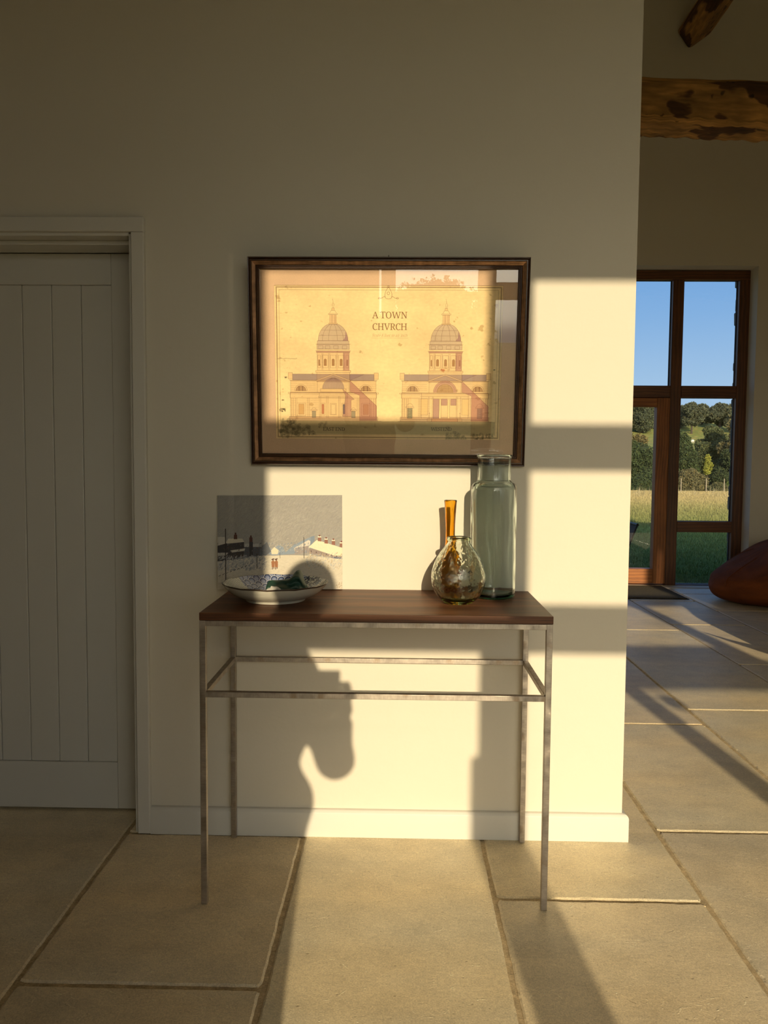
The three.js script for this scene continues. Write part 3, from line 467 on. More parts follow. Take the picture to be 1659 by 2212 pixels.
// ---------------------------------------------------------------- small snow scene on board, leaning on the wall
{
  const w = 0.3985, h = 0.2995, t = thing('small_painting', 'small unframed oil painting of a snowy village street leaning on the table top', 'painting', [-0.3800, TOP + 0.0006, 0.0265]);
  t.rotation.x = -0.072; t.rotation.z = 0.012;
  const CWd = 1024, CH = 768, map = canvas(CWd, CH, (c) => {
    const R = rng(31), sx = CWd / 1132, sy = CH / 837; c.scale(sx, sy); c.translate(-203, -130); c.lineCap = 'round';
    const stroke = (n, x0, x1, y0, y1, cols, L, wd, ang) => { for (let i = 0; i < n; i++) { const x = lerp(x0, x1, R()), y = lerp(y0, y1, R()), a = ang + (R() - 0.5) * 1.2, l = L * (0.4 + R()), q = cols[Math.floor(R() * cols.length)], j = (R() - 0.5) * 12; c.strokeStyle = `rgba(${q[0] + j},${q[1] + j},${q[2] + j},${0.35 + R() * 0.5})`; c.lineWidth = wd * (0.4 + R()); c.beginPath(); c.moveTo(x, y); c.quadraticCurveTo(x + Math.cos(a) * l * 0.5 + (R() - 0.5) * 10, y - Math.sin(a) * l * 0.5, x + Math.cos(a) * l, y - Math.sin(a) * l); c.stroke(); } };
    c.fillStyle = 'rgb(150,147,140)'; c.fillRect(190, 120, 1160, 860);
    stroke(5200, 180, 1340, 120, 640, [[151, 148, 141], [145, 142, 136], [158, 154, 145], [140, 138, 134], [153, 149, 140]], 38, 5, 0.8);
    stroke(300, 640, 1000, 300, 560, [[166, 162, 152], [160, 156, 147]], 26, 4, 0.9);
    // snow ground
    c.fillStyle = 'rgb(204,196,176)'; c.beginPath(); c.moveTo(190, 720); c.quadraticCurveTo(520, 660, 720, 668); c.quadraticCurveTo(960, 650, 1350, 700); c.lineTo(1350, 990); c.lineTo(190, 990); c.fill();
    stroke(1500, 180, 1340, 690, 970, [[206, 198, 178], [200, 192, 173], [211, 204, 185], [195, 187, 170]], 40, 5, 0.1);
    const P = (col, ...p) => { c.fillStyle = col; c.beginPath(); c.moveTo(p[0], p[1]); for (let i = 2; i < p.length; i += 2) c.lineTo(p[i], p[i + 1]); c.closePath(); c.fill(); };
    // distant blue terrace
    P('rgb(132,146,160)', 640, 545, 690, 610, 760, 575, 800, 590, 820, 640, 900, 570, 1050, 500, 1080, 640, 700, 665, 640, 640); P('rgb(206,200,188)', 900, 600, 1030, 528, 1060, 545, 1030, 620, 905, 640); P('rgb(150,140,136)', 905, 600, 1030, 580, 1035, 640, 905, 655);
    stroke(160, 640, 1060, 560, 650, [[132, 146, 160], [160, 160, 158], [112, 124, 138], [190, 184, 172]], 11, 6, 1.0);
    P('rgb(216,206,176)', 690, 620, 720, 590, 760, 620, 750, 655, 695, 655);
    // left houses
    P('rgb(58,54,54)', 195, 560, 445, 545, 445, 690, 195, 720); P('rgb(196,190,178)', 200, 500, 270, 500, 290, 555, 200, 580); P('rgb(200,192,172)', 285, 545, 300, 515, 430, 515, 446, 545, 380, 552, 290, 560); P('rgb(176,172,166)', 448, 560, 580, 560, 578, 590, 448, 592); P('rgb(84,86,90)', 446, 590, 640, 590, 640, 660, 446, 690); P('rgb(104,108,114)', 590, 600, 655, 545, 690, 630, 640, 668, 585, 660);
    P('rgb(188,184,172)', 205, 640, 300, 640, 285, 665, 205, 670); P('rgb(196,190,176)', 320, 620, 455, 602, 450, 625, 335, 640); P('rgb(66,60,58)', 325, 640, 445, 625, 445, 680, 325, 690);
    for (const [x, y, q] of [[367, 480, 40], [507, 505, 80]]) { P('rgb(84,50,40)', x - 14, y, x + 14, y, x + 16, y + q, x - 16, y + q); P('rgb(70,38,32)', x - 7, y - 18, x + 7, y - 18, x + 7, y, x - 7, y); }
    P('rgb(60,56,58)', 493, 545, 525, 545, 525, 670, 493, 672); stroke(160, 200, 640, 560, 690, [[58, 54, 54], [84, 80, 80], [104, 70, 52], [130, 128, 124]], 9, 5, 0.8);
    // wall of snow-topped stones
    stroke(520, 200, 640, 675, 800, [[150, 150, 150], [128, 130, 133], [186, 182, 174], [168, 166, 162]], 13, 9, 0.9); c.strokeStyle = 'rgba(40,36,34,0.8)'; c.lineWidth = 5; for (let x = 215; x < 480; x += 34) { c.beginPath(); c.moveTo(x, 855 - (x - 200) * 0.36); c.lineTo(x + 16, 845 - (x - 200) * 0.36); c.stroke(); }
    for (const [x, y0, y1, wd] of [[276, 430, 880, 9], [561, 650, 780, 6], [987, 505, 690, 5], [770, 640, 690, 3]]) { c.strokeStyle = 'rgba(44,38,36,0.85)'; c.lineWidth = wd; c.beginPath(); c.moveTo(x, y0); c.lineTo(x + 2, y1); c.stroke(); }
    // right-hand row with snowy roof and four stacks
    P('rgb(146,132,124)', 1035, 600, 1240, 650, 1338, 660, 1338, 700, 1240, 690, 1035, 645); P('rgb(232,220,188)', 1030, 592, 1105, 528, 1338, 600, 1338, 672, 1260, 668); P('rgb(92,98,118)', 1235, 680, 1338, 680, 1338, 700, 1260, 692); P('rgb(120,136,152)', 1050, 500, 1085, 490, 1085, 535, 1045, 580);
    for (const [x, y] of [[1130, 492], [1190, 512], [1256, 524], [1328, 545]]) { P('rgb(140,92,72)', x - 14, y + 12, x + 14, y + 12, x + 16, y + 50, x - 16, y + 46); P('rgb(236,228,204)', x - 15, y + 4, x + 14, y + 4, x + 15, y + 14, x - 15, y + 14); P('rgb(120,60,48)', x - 7, y - 8, x + 7, y - 8, x + 7, y + 5, x - 7, y + 5); }
    for (let x = 1050; x < 1330; x += 46) { c.fillStyle = 'rgb(96,80,76)'; c.fillRect(x, 622 + (x - 1050) * 0.2, 9, 14); }
    stroke(260, 1000, 1338, 650, 790, [[222, 212, 186], [196, 190, 176], [160, 164, 168], [182, 164, 130]], 12, 7, 0.8);
    // two small figures walking
    for (const x of [708, 738]) { P('rgb(150,96,56)', x - 16, 720, x + 4, 708, x + 14, 722, x + 14, 770, x - 12, 770); P('rgb(90,58,40)', x - 9, 770, x - 2, 770, x - 3, 790, x - 10, 790); P('rgb(90,58,40)', x + 4, 770, x + 11, 770, x + 10, 784, x + 4, 784); c.fillStyle = 'rgb(96,62,46)'; c.beginPath(); c.ellipse(x - 2, 702, 9, 9, 0, 0, 7); c.fill(); P('rgb(80,52,40)', x - 16, 700, x + 10, 690, x + 12, 698, x - 14, 706); }
    stroke(220, 200, 1330, 800, 965, [[196, 186, 166], [206, 198, 180], [160, 148, 128]], 22, 3, 0.8);
    stroke(14, 1270, 1330, 920, 960, [[150, 110, 60], [120, 92, 54]], 18, 3, 1.2);
  });
  const bump = fieldTex(512, 0.4, (u, v) => 128 + 130 * fbm(u * 34 + v * 18, v * 34 - u * 14, 3, 3) + 70 * fbm(u * 120, v * 90, 5, 2), { srgb: false }); bump.repeat.set(1, 1);
  const g = new THREE.BoxGeometry(w, h, 0.004, 1, 1, 1); g.translate(0, h / 2, -0.002);
  { const p = g.attributes.position, uv = g.attributes.uv; for (let i = 0; i < p.count; i++) uv.setXY(i, p.getX(i) / w + 0.5, p.getY(i) / h); }
  part('painted_board', g, phy({ map, roughness: 0.62, bumpMap: bump, bumpScale: 0.0012 }), t);
}

// ---------------------------------------------------------------- glass on the table
const glassOf = (c, dist, rough = 0) => phy({ color: lin(1, 1, 1), transmission: 1, roughness: rough, ior: 1.5, thickness: 0.004, attenuationColor: lin(...c), attenuationDistance: dist });
function vessel(outer, inner, seg, wob) {                               // outer wall from the base centre up, inner wall back down
  const prof = [...outer, ...inner];
  return lathe(prof, seg, wob ? (r, y, a, j) => { const k = wob(r, y, a, j < outer.length); return [r > 1e-5 ? r * k : 0, y]; } : null);
}
const EPS = 0.0007;
{
  const t = thing('tall_vase', 'tall pale green glass vase with shoulders and a wide collar, tallest vessel on the table', 'vase', [0.2835, TOP + EPS, 0.122]);
  const o = [[0, 0.0025], [0.02, 0.002], [0.05, 0.0004], [0.060, 0.0003], [0.0662, 0.003], ...curve2([[0.0685, 0.008], [0.0692, 0.05], [0.0688, 0.15], [0.0692, 0.25], [0.0690, 0.318], [0.0672, 0.336], [0.0610, 0.3455], [0.0545, 0.349], [0.0515, 0.3525], [0.0500, 0.360], [0.0497, 0.39], [0.0503, 0.418], [0.0525, 0.4232]], 60), [0.0536, 0.4262], [0.0530, 0.4300], [0.0510, 0.4312]];
  const i = [[0.0490, 0.4298], ...curve2([[0.0470, 0.424], [0.0456, 0.39], [0.0458, 0.358], [0.0485, 0.347], [0.0570, 0.3405], [0.0630, 0.331], [0.0645, 0.315], [0.0646, 0.25], [0.0642, 0.15], [0.0646, 0.05], [0.0632, 0.020], [0.055, 0.0125]], 50), [0.03, 0.0105], [0, 0.0098]];
  part('glass_body', vessel(o, i, 96, (r, y, a, out) => 1 + (out ? 0.006 : 0.014) * N3(Math.cos(a) * 2.2 + (out ? 0 : 9), y * 14, Math.sin(a) * 2.2) + 0.004 * N3(Math.cos(a) * 7, y * 40, Math.sin(a) * 7 + 3)), glassOf([0.60, 0.80, 0.73], 0.023), t);
}
{
  const t = thing('bottle_vase', 'slim amber glass bottle vase with a long neck, standing behind the round vase', 'vase', [0.1535, TOP + EPS, 0.12]);
  const o = [[0, 0.002], [0.02, 0.0015], [0.026, 0.0004], [0.0305, 0.003], ...curve2([[0.0325, 0.010], [0.034, 0.05], [0.0325, 0.095], [0.0265, 0.128], [0.0190, 0.145], [0.0160, 0.153], [0.0148, 0.162], [0.0142, 0.19], [0.0146, 0.22], [0.0162, 0.255], [0.0182, 0.284]], 60), [0.0192, 0.2915], [0.0186, 0.2935]];
  const i = [[0.0172, 0.2925], ...curve2([[0.0160, 0.284], [0.0138, 0.255], [0.0120, 0.22], [0.0116, 0.19], [0.0124, 0.16], [0.0160, 0.147], [0.0236, 0.128], [0.0297, 0.094], [0.0312, 0.05], [0.0298, 0.014], [0.024, 0.0075]], 44), [0.01, 0.006], [0, 0.0055]];
  part('glass_body', vessel(o, i, 72, (r, y, a, out) => 1 + 0.035 * N3(Math.cos(a) * 1.6 + (out ? 0 : 4), y * 26, Math.sin(a) * 1.6 + 2)), glassOf([0.92, 0.50, 0.035], 0.0042), t);
}
{
  const t = thing('round_vase', 'round dimpled clear green glass vase with a rolled lip, frontmost on the table', 'vase', [0.1705, TOP + EPS, 0.245]);
  const o = [[0, 0.004], [0.015, 0.0035], [0.026, 0.0006], [0.032, 0.0004], [0.0385, 0.0025], ...curve2([[0.0450, 0.006], [0.0600, 0.0205], [0.0725, 0.042], [0.0785, 0.072], [0.0765, 0.094], [0.0690, 0.119], [0.0560, 0.144], [0.0420, 0.163], [0.0325, 0.176], [0.0300, 0.1815]], 90), [0.0325, 0.1825], [0.0346, 0.1855], [0.0350, 0.1895], [0.0335, 0.1928], [0.0305, 0.1940]];
  const i = [[0.0280, 0.1925], [0.0268, 0.188], ...curve2([[0.0264, 0.181], [0.0295, 0.174], [0.0390, 0.161], [0.0530, 0.142], [0.0660, 0.117], [0.0733, 0.093], [0.0752, 0.072], [0.0690, 0.044], [0.0565, 0.0235], [0.042, 0.0145]], 80), [0.02, 0.011], [0, 0.0102]];
  const dim = (r, y, a, out) => { const f = smooth(y, 0.012, 0.04) * (1 - smooth(y, 0.160, 0.180)); return 1 + f * ((out ? 0.006 : 0.009) * N3(Math.cos(a) * 7.5 + (out ? 0 : 5), y * 105, Math.sin(a) * 7.5) + 0.0055 * N3(Math.cos(a) * 15, y * 190, Math.sin(a) * 15 + 4) + 0.012 * N3(Math.cos(a) * 2.4, y * 20, Math.sin(a) * 2.4 + 7)) + 0.004 * Math.sin(a * 5); };
  part('glass_body', vessel(o, i, 168, dim), glassOf([0.78, 0.90, 0.62], 0.022), t);
}

// ---------------------------------------------------------------- scalloped porcelain dish
{
  const t = thing('dish', 'scalloped white porcelain dish painted inside with blue patterned panels', 'dish', [-0.3635, TOP + EPS, 0.217]);
  const scal = (r, y, a) => { const w = smooth(r, 0.132, 0.155), s = Math.abs(Math.sin(a * 6)); return [r * (1 + w * 0.017 * (s - 0.7)), y + w * 0.0020 * (s - 0.6)]; };
  const ext = [[0.0, 0.006], [0.076, 0.0055], [0.080, 0.0008], [0.082, 0.0], [0.0865, 0.0002], [0.0885, 0.0022], [0.0905, 0.0085], ...curve2([[0.098, 0.0105], [0.112, 0.0150], [0.130, 0.0260], [0.143, 0.0385], [0.1515, 0.0490]], 22)];
  const lip = [[0.1515, 0.0490], [0.1536, 0.0512], [0.1542, 0.0528], [0.1532, 0.0538], [0.1515, 0.0534]];
  const inn = [...curve2([[0.1515, 0.0534], [0.140, 0.0425], [0.126, 0.0310], [0.108, 0.0205], [0.088, 0.0150], [0.05, 0.0130]], 26), [0, 0.0125]];
  const glaze = phy({ color: lin(0.66, 0.645, 0.54), roughness: 0.24, clearcoat: 0.5, clearcoatRoughness: 0.08, bumpMap: plasterBump, bumpScale: 0.0003 });
  part('outer_wall', lathe(ext, 144, scal), glaze, t);
  part('rim_line', lathe(lip, 144, scal), phy({ color: lin(0.055, 0.035, 0.022), roughness: 0.35 }), t, 'dark brown rim line');
  const art = canvas(1024, 1024, (c, W) => {
    const R = rng(8), k = W / 2 / 0.156; c.translate(W / 2, W / 2); c.scale(k, k);   // metres; +x right, canvas +y towards the room
    c.fillStyle = 'rgb(206,206,190)'; c.fillRect(-0.2, -0.2, 0.4, 0.4);
    const wedge = (a0, a1, r0, r1, fn) => { c.save(); c.beginPath(); c.arc(0, 0, r1, a0, a1); c.arc(0, 0, r0, a1, a0, true); c.closePath(); c.clip(); fn(); c.restore(); };
    const D = Math.PI / 180;
    // back: overlapping blue scales
    wedge(214 * D, 300 * D, 0.045, 0.152, () => { c.fillStyle = 'rgb(196,200,206)'; c.fillRect(-0.2, -0.2, 0.4, 0.4); let row = 0; for (let y = -0.165; y < -0.0; y += 0.0155, row++) for (let x = -0.13 + (row % 2) * 0.0105; x < 0.1; x += 0.021) { for (const [r, f] of [[0.0125, 'rgb(226,228,232)'], [0.0112, 'rgb(52,64,96)'], [0.0085, 'rgb(104,116,148)'], [0.0055, 'rgb(142,152,178)']]) { c.fillStyle = f; c.beginPath(); c.arc(x, y, r, 0, 7); c.fill(); } } });
    // left: fine lattice
    wedge(140 * D, 214 * D, 0.06, 0.152, () => { c.strokeStyle = 'rgba(78,88,98,0.85)'; c.lineWidth = 0.0011; for (let q = -0.3; q < 0.3; q += 0.0085) for (const s of [-1, 1]) { c.beginPath(); for (let i = -30; i <= 30; i++) { const x = i * 0.008, y = q + s * x * 0.7 + 0.003 * Math.sin(x * 380); i === -30 ? c.moveTo(x, y) : c.lineTo(x, y); } c.stroke(); } });
    // right: dark blue foliage
    wedge(300 * D, 372 * D, 0.05, 0.152, () => { for (let i = 0; i < 520; i++) { const a = (298 + R() * 76) * D, r = 0.05 + R() * 0.1; c.save(); c.translate(r * Math.cos(a), r * Math.sin(a)); c.rotate(R() * 7); c.fillStyle = ['rgb(30,42,60)', 'rgb(44,58,82)', 'rgb(24,32,44)'][i % 3]; c.beginPath(); c.ellipse(0, 0, 0.007, 0.0017, 0, 0, 7); c.fill(); c.restore(); } });
    wedge(12 * D, 40 * D, 0.06, 0.152, () => { c.strokeStyle = 'rgba(70,84,104,0.8)'; c.lineWidth = 0.001; for (let a = 10; a < 42; a += 2.4) { c.beginPath(); c.moveTo(0.05 * Math.cos(a * D), 0.05 * Math.sin(a * D)); c.lineTo(0.16 * Math.cos(a * D), 0.16 * Math.sin(a * D)); c.stroke(); } for (let r = 0.06; r < 0.16; r += 0.008) { c.beginPath(); c.arc(0, 0, r, 0, 1); c.stroke(); } });
    // middle and front: olive landscape with red
    c.fillStyle = 'rgb(176,178,140)'; c.beginPath(); c.arc(0, 0, 0.062, 0, 7); c.fill();
    wedge(40 * D, 140 * D, 0.05, 0.152, () => { c.fillStyle = 'rgb(168,170,128)'; c.fillRect(-0.2, -0.2, 0.4, 0.4); for (let i = 0; i < 90; i++) { c.strokeStyle = ['rgba(64,80,60,0.6)', 'rgba(90,98,70,0.6)', 'rgba(52,60,74,0.6)'][i % 3]; c.lineWidth = 0.001 + R() * 0.003; const x = (R() - 0.5) * 0.2, y = 0.04 + R() * 0.1; c.beginPath(); c.moveTo(x, y); c.quadraticCurveTo(x + 0.02, y - 0.012, x + 0.045, y - 0.002); c.stroke(); } c.fillStyle = 'rgb(150,84,62)'; c.beginPath(); c.ellipse(-0.055, 0.092, 0.026, 0.016, -0.2, 0, 7); c.fill(); c.fillStyle = 'rgb(176,130,96)'; c.beginPath(); c.ellipse(-0.07, 0.088, 0.018, 0.012, -0.2, 0, 7); c.fill(); });
    for (let i = 0; i < 60; i++) { c.strokeStyle = 'rgba(40,56,84,0.55)'; c.lineWidth = 0.0012; const a = R() * 7, r = R() * 0.055; c.beginPath(); c.arc(r * Math.cos(a), r * Math.sin(a), 0.004 + R() * 0.006, R() * 6, R() * 6 + 2); c.stroke(); }
    c.strokeStyle = 'rgb(60,74,100)'; c.lineWidth = 0.0016; for (const a of [140, 214, 300, 372, 400]) { c.beginPath(); c.moveTo(0.055 * Math.cos(a * D), 0.055 * Math.sin(a * D)); c.quadraticCurveTo(0.1 * Math.cos((a + 7) * D), 0.1 * Math.sin((a + 7) * D), 0.153 * Math.cos(a * D), 0.153 * Math.sin(a * D)); c.stroke(); } c.beginPath(); c.arc(0, 0, 0.058, 0, 7); c.stroke();
  });
  const gi = lathe(inn, 144, scal); { const p = gi.attributes.position, uv = gi.attributes.uv; for (let i = 0; i < p.count; i++) uv.setXY(i, 0.5 + p.getX(i) / 0.312, 0.5 - p.getZ(i) / 0.312); }
  part('painted_interior', gi, phy({ map: art, roughness: 0.22, clearcoat: 0.5, clearcoatRoughness: 0.08 }), t);
}

// ---------------------------------------------------------------- soft green pouch and a twist of paper lying in the dish
{
  // swept flattened tube: stations along x with centre height, half height, half depth and turn
  const t = thing('pouch', 'soft dark green folded leather pouch lying in the patterned dish', 'pouch', [-0.3635, TOP + EPS, 0.217]);
  const st = [[-0.014, 0.0395, 0.004, 0.018, 0.055], [-0.0135, 0.0405, 0.0165, 0.024, 0.056], [-0.009, 0.0415, 0.0220, 0.027, 0.057], [0.0, 0.0425, 0.0230, 0.028, 0.056], [0.016, 0.0435, 0.0215, 0.029, 0.052], [0.034, 0.0440, 0.0220, 0.031, 0.045], [0.050, 0.0450, 0.0250, 0.034, 0.038], [0.060, 0.0500, 0.0330, 0.036, 0.033], [0.069, 0.0535, 0.0385, 0.036, 0.030], [0.079, 0.0520, 0.0360, 0.034, 0.028], [0.088, 0.0400, 0.0185, 0.028, 0.026], [0.094, 0.0375, 0.0110, 0.024, 0.025], [0.0955, 0.0365, 0.003, 0.014, 0.025]];
  const cur = [0, 1, 2, 3, 4].map((k) => new THREE.CatmullRomCurve3(st.map((s, i) => V(i, s[k], 0)), false, 'catmullrom', 0.5));
  const nx = 90, K = 72, pos = [], uv = [], idx = [];
  for (let i = 0; i <= nx; i++) { const q = [0, 1, 2, 3, 4].map((k) => cur[k].getPoint(i / nx).y);
    for (let k = 0; k <= K; k++) { const a = (k / K) * Math.PI * 2, c = Math.cos(a), s = Math.sin(a), e = 0.75;
      let y = q[1] + Math.sign(s) * Math.abs(s) ** e * q[2], z = q[4] + Math.sign(c) * Math.abs(c) ** e * q[3];
      const fold = 0.0050 * Math.max(0, c) * Math.sin((y - q[1]) * 230 + q[0] * 40) + 0.0022 * N3(q[0] * 60, y * 60, z * 60) + 0.003 * N3(q[0] * 24, a * 1.5, 3);
      z += fold * 1.3; y += 0.6 * fold * s; y = Math.max(y, 0.0195 + Math.max(0, Math.hypot(q[0], z) - 0.1) * 0.55);
      pos.push(q[0], y, z); uv.push(q[0], a * 0.03); } }
  for (let i = 0; i < nx; i++) for (let k = 0; k < K; k++) { const a = i * (K + 1) + k, b = a + 1, c = a + K + 1, d = c + 1; idx.push(a, b, c, b, d, c); }
  const g = new THREE.BufferGeometry(); g.setAttribute('position', new THREE.Float32BufferAttribute(pos, 3)); g.setAttribute('uv', new THREE.Float32BufferAttribute(uv, 2)); g.setIndex(idx); g.computeVertexNormals();
  const leather = fieldTex(256, 0.06, (u, v) => 128 + 110 * fbm(u * 700, v * 700, 3, 3), { srgb: false });
  part('leather_body', g, phy({ color: lin(0.012, 0.050, 0.034), roughness: 0.55, sheen: 0.4, sheenColor: lin(0.2, 0.45, 0.35), sheenRoughness: 0.5, bumpMap: leather, bumpScale: 0.0006 }), t);
  const R = rng(9), p2 = thing('crumpled_paper', 'small white crumpled twist of paper beside the green pouch in the dish', 'paper', [-0.3535, TOP + 0.0375, 0.304]);
  const ic = mergeVertices(new THREE.IcosahedronGeometry(0.018, 3).deleteAttribute('normal').deleteAttribute('uv')), p = ic.attributes.position;
  for (let i = 0; i < p.count; i++) { const v = V().fromBufferAttribute(p, i), k = 1 + 0.45 * N3(v.x * 160, v.y * 160, v.z * 160) + 0.3 * (R() - 0.5); p.setXYZ(i, v.x * k * 1.25, v.y * k * 0.8, v.z * k * 0.8); }
  part('crumpled_sheet', flat([...ic.toNonIndexed().attributes.position.array]), std({ color: lin(0.62, 0.6, 0.55), roughness: 0.9 }), p2);
}

// ---------------------------------------------------------------- far end of the room
{
  const t = thing('doormat', 'dark bristly doormat lying in front of the glazed garden door', 'mat', [2.1, 0.0012, -5.0]);
  const m = std({ map: fieldTex(512, 0.4, (u, v) => { const k = 0.6 + 0.9 * Math.abs(fbm(u * 90, v * 90, 2, 3)) + 0.5 * fbm(u * 400, v * 400, 2, 2); return [104 * k, 94 * k, 62 * k]; }), bumpMap: fieldTex(256, 0.2, (u, v) => 128 + 120 * fbm(u * 220, v * 220, 1, 3), { srgb: false }), bumpScale: 0.004, roughness: 1 });
  part('pile', box(-0.42, 0.525, 0.002, 0.011, -0.375, 0.355, 0.003), m, t); part('rubber_edge', box(-0.435, 0.54, 0, 0.004, -0.39, 0.37, 0.001), dark, t);
}
{
  const t = thing('bean_bag', 'large slouched rust brown bean bag beside the tall oak window', 'bean bag', [3.40, 0.0015, -4.52]);
  const g = new THREE.SphereGeometry(1, 96, 64), p = g.attributes.position;
  for (let i = 0; i < p.count; i++) {
    const v = V().fromBufferAttribute(p, i), a = Math.atan2(v.z, v.x), e = Math.asin(clamp(v.y, -1, 1));
    const ce = Math.sign(Math.cos(e)) * Math.abs(Math.cos(e)) ** 0.5, se = Math.sign(v.y) * Math.abs(v.y) ** 0.9;
    const rx = 0.585 + 0.03 * Math.sin(a * 2 + 1) + 0.02 * N3(Math.cos(a) * 2, e, Math.sin(a) * 2), rz = 0.54 + 0.03 * Math.cos(a * 3);
    let x = ce * Math.cos(a) * rx, z = ce * Math.sin(a) * rz, y = 0.27 + se * 0.27;
    const slope = smooth(x, -0.55, 0.2); y *= 0.60 + 0.52 * slope; y += 0.012 * N3(x * 5, y * 5, z * 5) + 0.016 * smooth(y, 0.05, 0.2) * N3(x * 2.5, 3, z * 2.5);
    const fold = 0.018 * Math.exp(-(((y - 0.25 - 0.1 * x) / 0.03) ** 2)); x *= 1 - fold; z *= 1 - fold;
    p.setXYZ(i, x, Math.max(0, y - 0.012), z);
  }
  g.computeVertexNormals();
  const hide = phy({ map: fieldTex(512, 0.8, (u, v) => { const k = 1 + 0.3 * fbm(u * 6, v * 6, 4, 4) + 0.18 * fbm(u * 120, v * 120, 3, 2); return [122 * k, 65 * k, 28 * k]; }), roughness: 0.85, specularIntensity: 0.5, bumpMap: plasterBump, bumpScale: 0.004 });
  g.attributes.uv.array.forEach((q, i, A) => { A[i] = q * (i % 2 ? 1.2 : 3.4); });
  part('cover', g, hide, t);
  for (const a0 of [0.35, 1.6, 2.85, 4.1, 5.35]) { const pts = []; for (let k = 4; k <= 30; k++) { const row = Math.round(k * 64 / 64), col = Math.round((a0 / (2 * Math.PI)) * 96); const i = row * 97 + col; pts.push([p.getX(i) * 1.002, p.getY(i) + 0.001, p.getZ(i) * 1.002]); } partN('seam', tube(pts, 0.004, 60, 6), hide, t); }
}
// lounge chair out of the picture to the right; its shadow crosses the sunny flagstones
{
  const t = thing('lounge_chair', 'leather shell lounge chair on thin steel legs standing in the sun by the window', 'chair', [2.80, 0.0015, -1.15], 0.5);
  const nx = 28, ny = 28, pos = [], idx = [];
  for (const side of [0, 1]) for (let j = 0; j <= ny; j++) for (let i = 0; i <= nx; i++) {
    const u = i / nx * 2 - 1, v = j / ny, w = 0.30 + 0.08 * Math.sin(v * 3.1) - 0.10 * smooth(v, 0.8, 1), s = v < 0.45 ? v / 0.45 : 1, b = Math.max(0, v - 0.45) / 0.55;
    const z = -0.28 + 0.52 * s + 0.22 * b, y = 0.40 - 0.06 * s + 0.62 * b + 0.16 * Math.abs(u) ** 2.4 * (1 - 0.5 * b), tk = side * 0.022;
    pos.push(u * w, y - tk * (1 - b), z + tk * b - 0.10 * Math.abs(u) ** 2 * b);
  }
  const S = (nx + 1) * (ny + 1); for (const side of [0, 1]) for (let j = 0; j < ny; j++) for (let i = 0; i < nx; i++) { const a = side * S + j * (nx + 1) + i, b = a + 1, c = a + nx + 1, d = c + 1; side ? idx.push(a, b, c, b, d, c) : idx.push(a, c, b, b, c, d); }
  const rim = (a, b) => idx.push(a, b, a + S, b, b + S, a + S);
  for (let i = 0; i < nx; i++) { rim(i, i + 1); rim(ny * (nx + 1) + i + 1, ny * (nx + 1) + i); } for (let j = 0; j < ny; j++) { rim((j + 1) * (nx + 1), j * (nx + 1)); rim(j * (nx + 1) + nx, (j + 1) * (nx + 1) + nx); }
  const g = new THREE.BufferGeometry(); g.setAttribute('position', new THREE.Float32BufferAttribute(pos, 3)); g.setIndex(idx); g.computeVertexNormals();
  part('shell', boxUV(g), phy({ color: lin(0.05, 0.03, 0.02), roughness: 0.5 }), t);
  for (const [x, z] of [[-0.26, -0.24], [0.26, -0.24], [-0.26, 0.24], [0.26, 0.24]]) partN('leg', tube([[x * 0.6, 0.345, z * 0.6], [x * 0.85, 0.2, z * 0.85], [x, 0.006, z]], 0.008, 12, 8), steel, t);
}

// ---------------------------------------------------------------- outside
const groundY = (x, z) => {
  if (z > 4.7) return -0.12 - 0.012 * (z - 5);
  const d = -z - 5.8; if (d < 0) return -0.12;
  let y = -0.12 + 0.02 * N3(x * 0.4, z * 0.4, 2);
  if (d > 30) y -= 7.5 * smooth(d, 30, 66);
  if (d > 84) y += (d - 84) * 0.158 + 2.2 * N3(x * 0.018, z * 0.02, 5) * smooth(d, 90, 140);
  if (d > 240) y -= (d - 240) * 0.20;
  return y;
};
{
  const far = (x0, x1, z0, z1, nx, nz, pw) => { const pos = [], uv = [], idx = []; for (let j = 0; j <= nz; j++) for (let i = 0; i <= nx; i++) { const x = lerp(x0, x1, i / nx), z = lerp(z0, z1, (j / nz) ** pw); pos.push(x, groundY(x, z), z); uv.push(x, z); } for (let j = 0; j < nz; j++) for (let i = 0; i < nx; i++) { const a = j * (nx + 1) + i, b = a + 1, c = a + nx + 1, d = c + 1; z1 < z0 ? idx.push(a, b, c, b, d, c) : idx.push(a, c, b, b, c, d); } const g = new THREE.BufferGeometry(); g.setAttribute('position', new THREE.Float32BufferAttribute(pos, 3)); g.setAttribute('uv', new THREE.Float32BufferAttribute(uv, 2)); g.setIndex(idx); g.computeVertexNormals(); return g; };
  const turf = fieldTex(1024, 12, (u, v) => { const k = 1 + 0.35 * fbm(u * 1.3, v * 1.3, 2, 4) + 0.3 * fbm(u * 16, v * 16, 5, 2), d = smooth(fbm(u * 0.6, v * 0.6, 8, 3), -0.1, 0.35); return [lerp(124, 160, d) * k, lerp(132, 142, d) * k, lerp(58, 72, d) * k]; });
  const g1 = structMesh('ground', far(-70, 190, -5.78, -330, 90, 130, 1.7), std({ map: turf, roughness: 1 })); g1.userData.kind = 'structure';
  structMesh('ground_near_side', far(-120, 160, 4.7, 190, 40, 40, 1.6), std({ map: turf, roughness: 1 }));
  structMesh('ground_below', box(-6, 9, -0.4, -0.13, -5.9, 4.9), stoneOut);
  structMesh('terrace', box(0.2, 2.66, -0.4, -0.045, -7.3, -5.84), slabMats[3]);
}
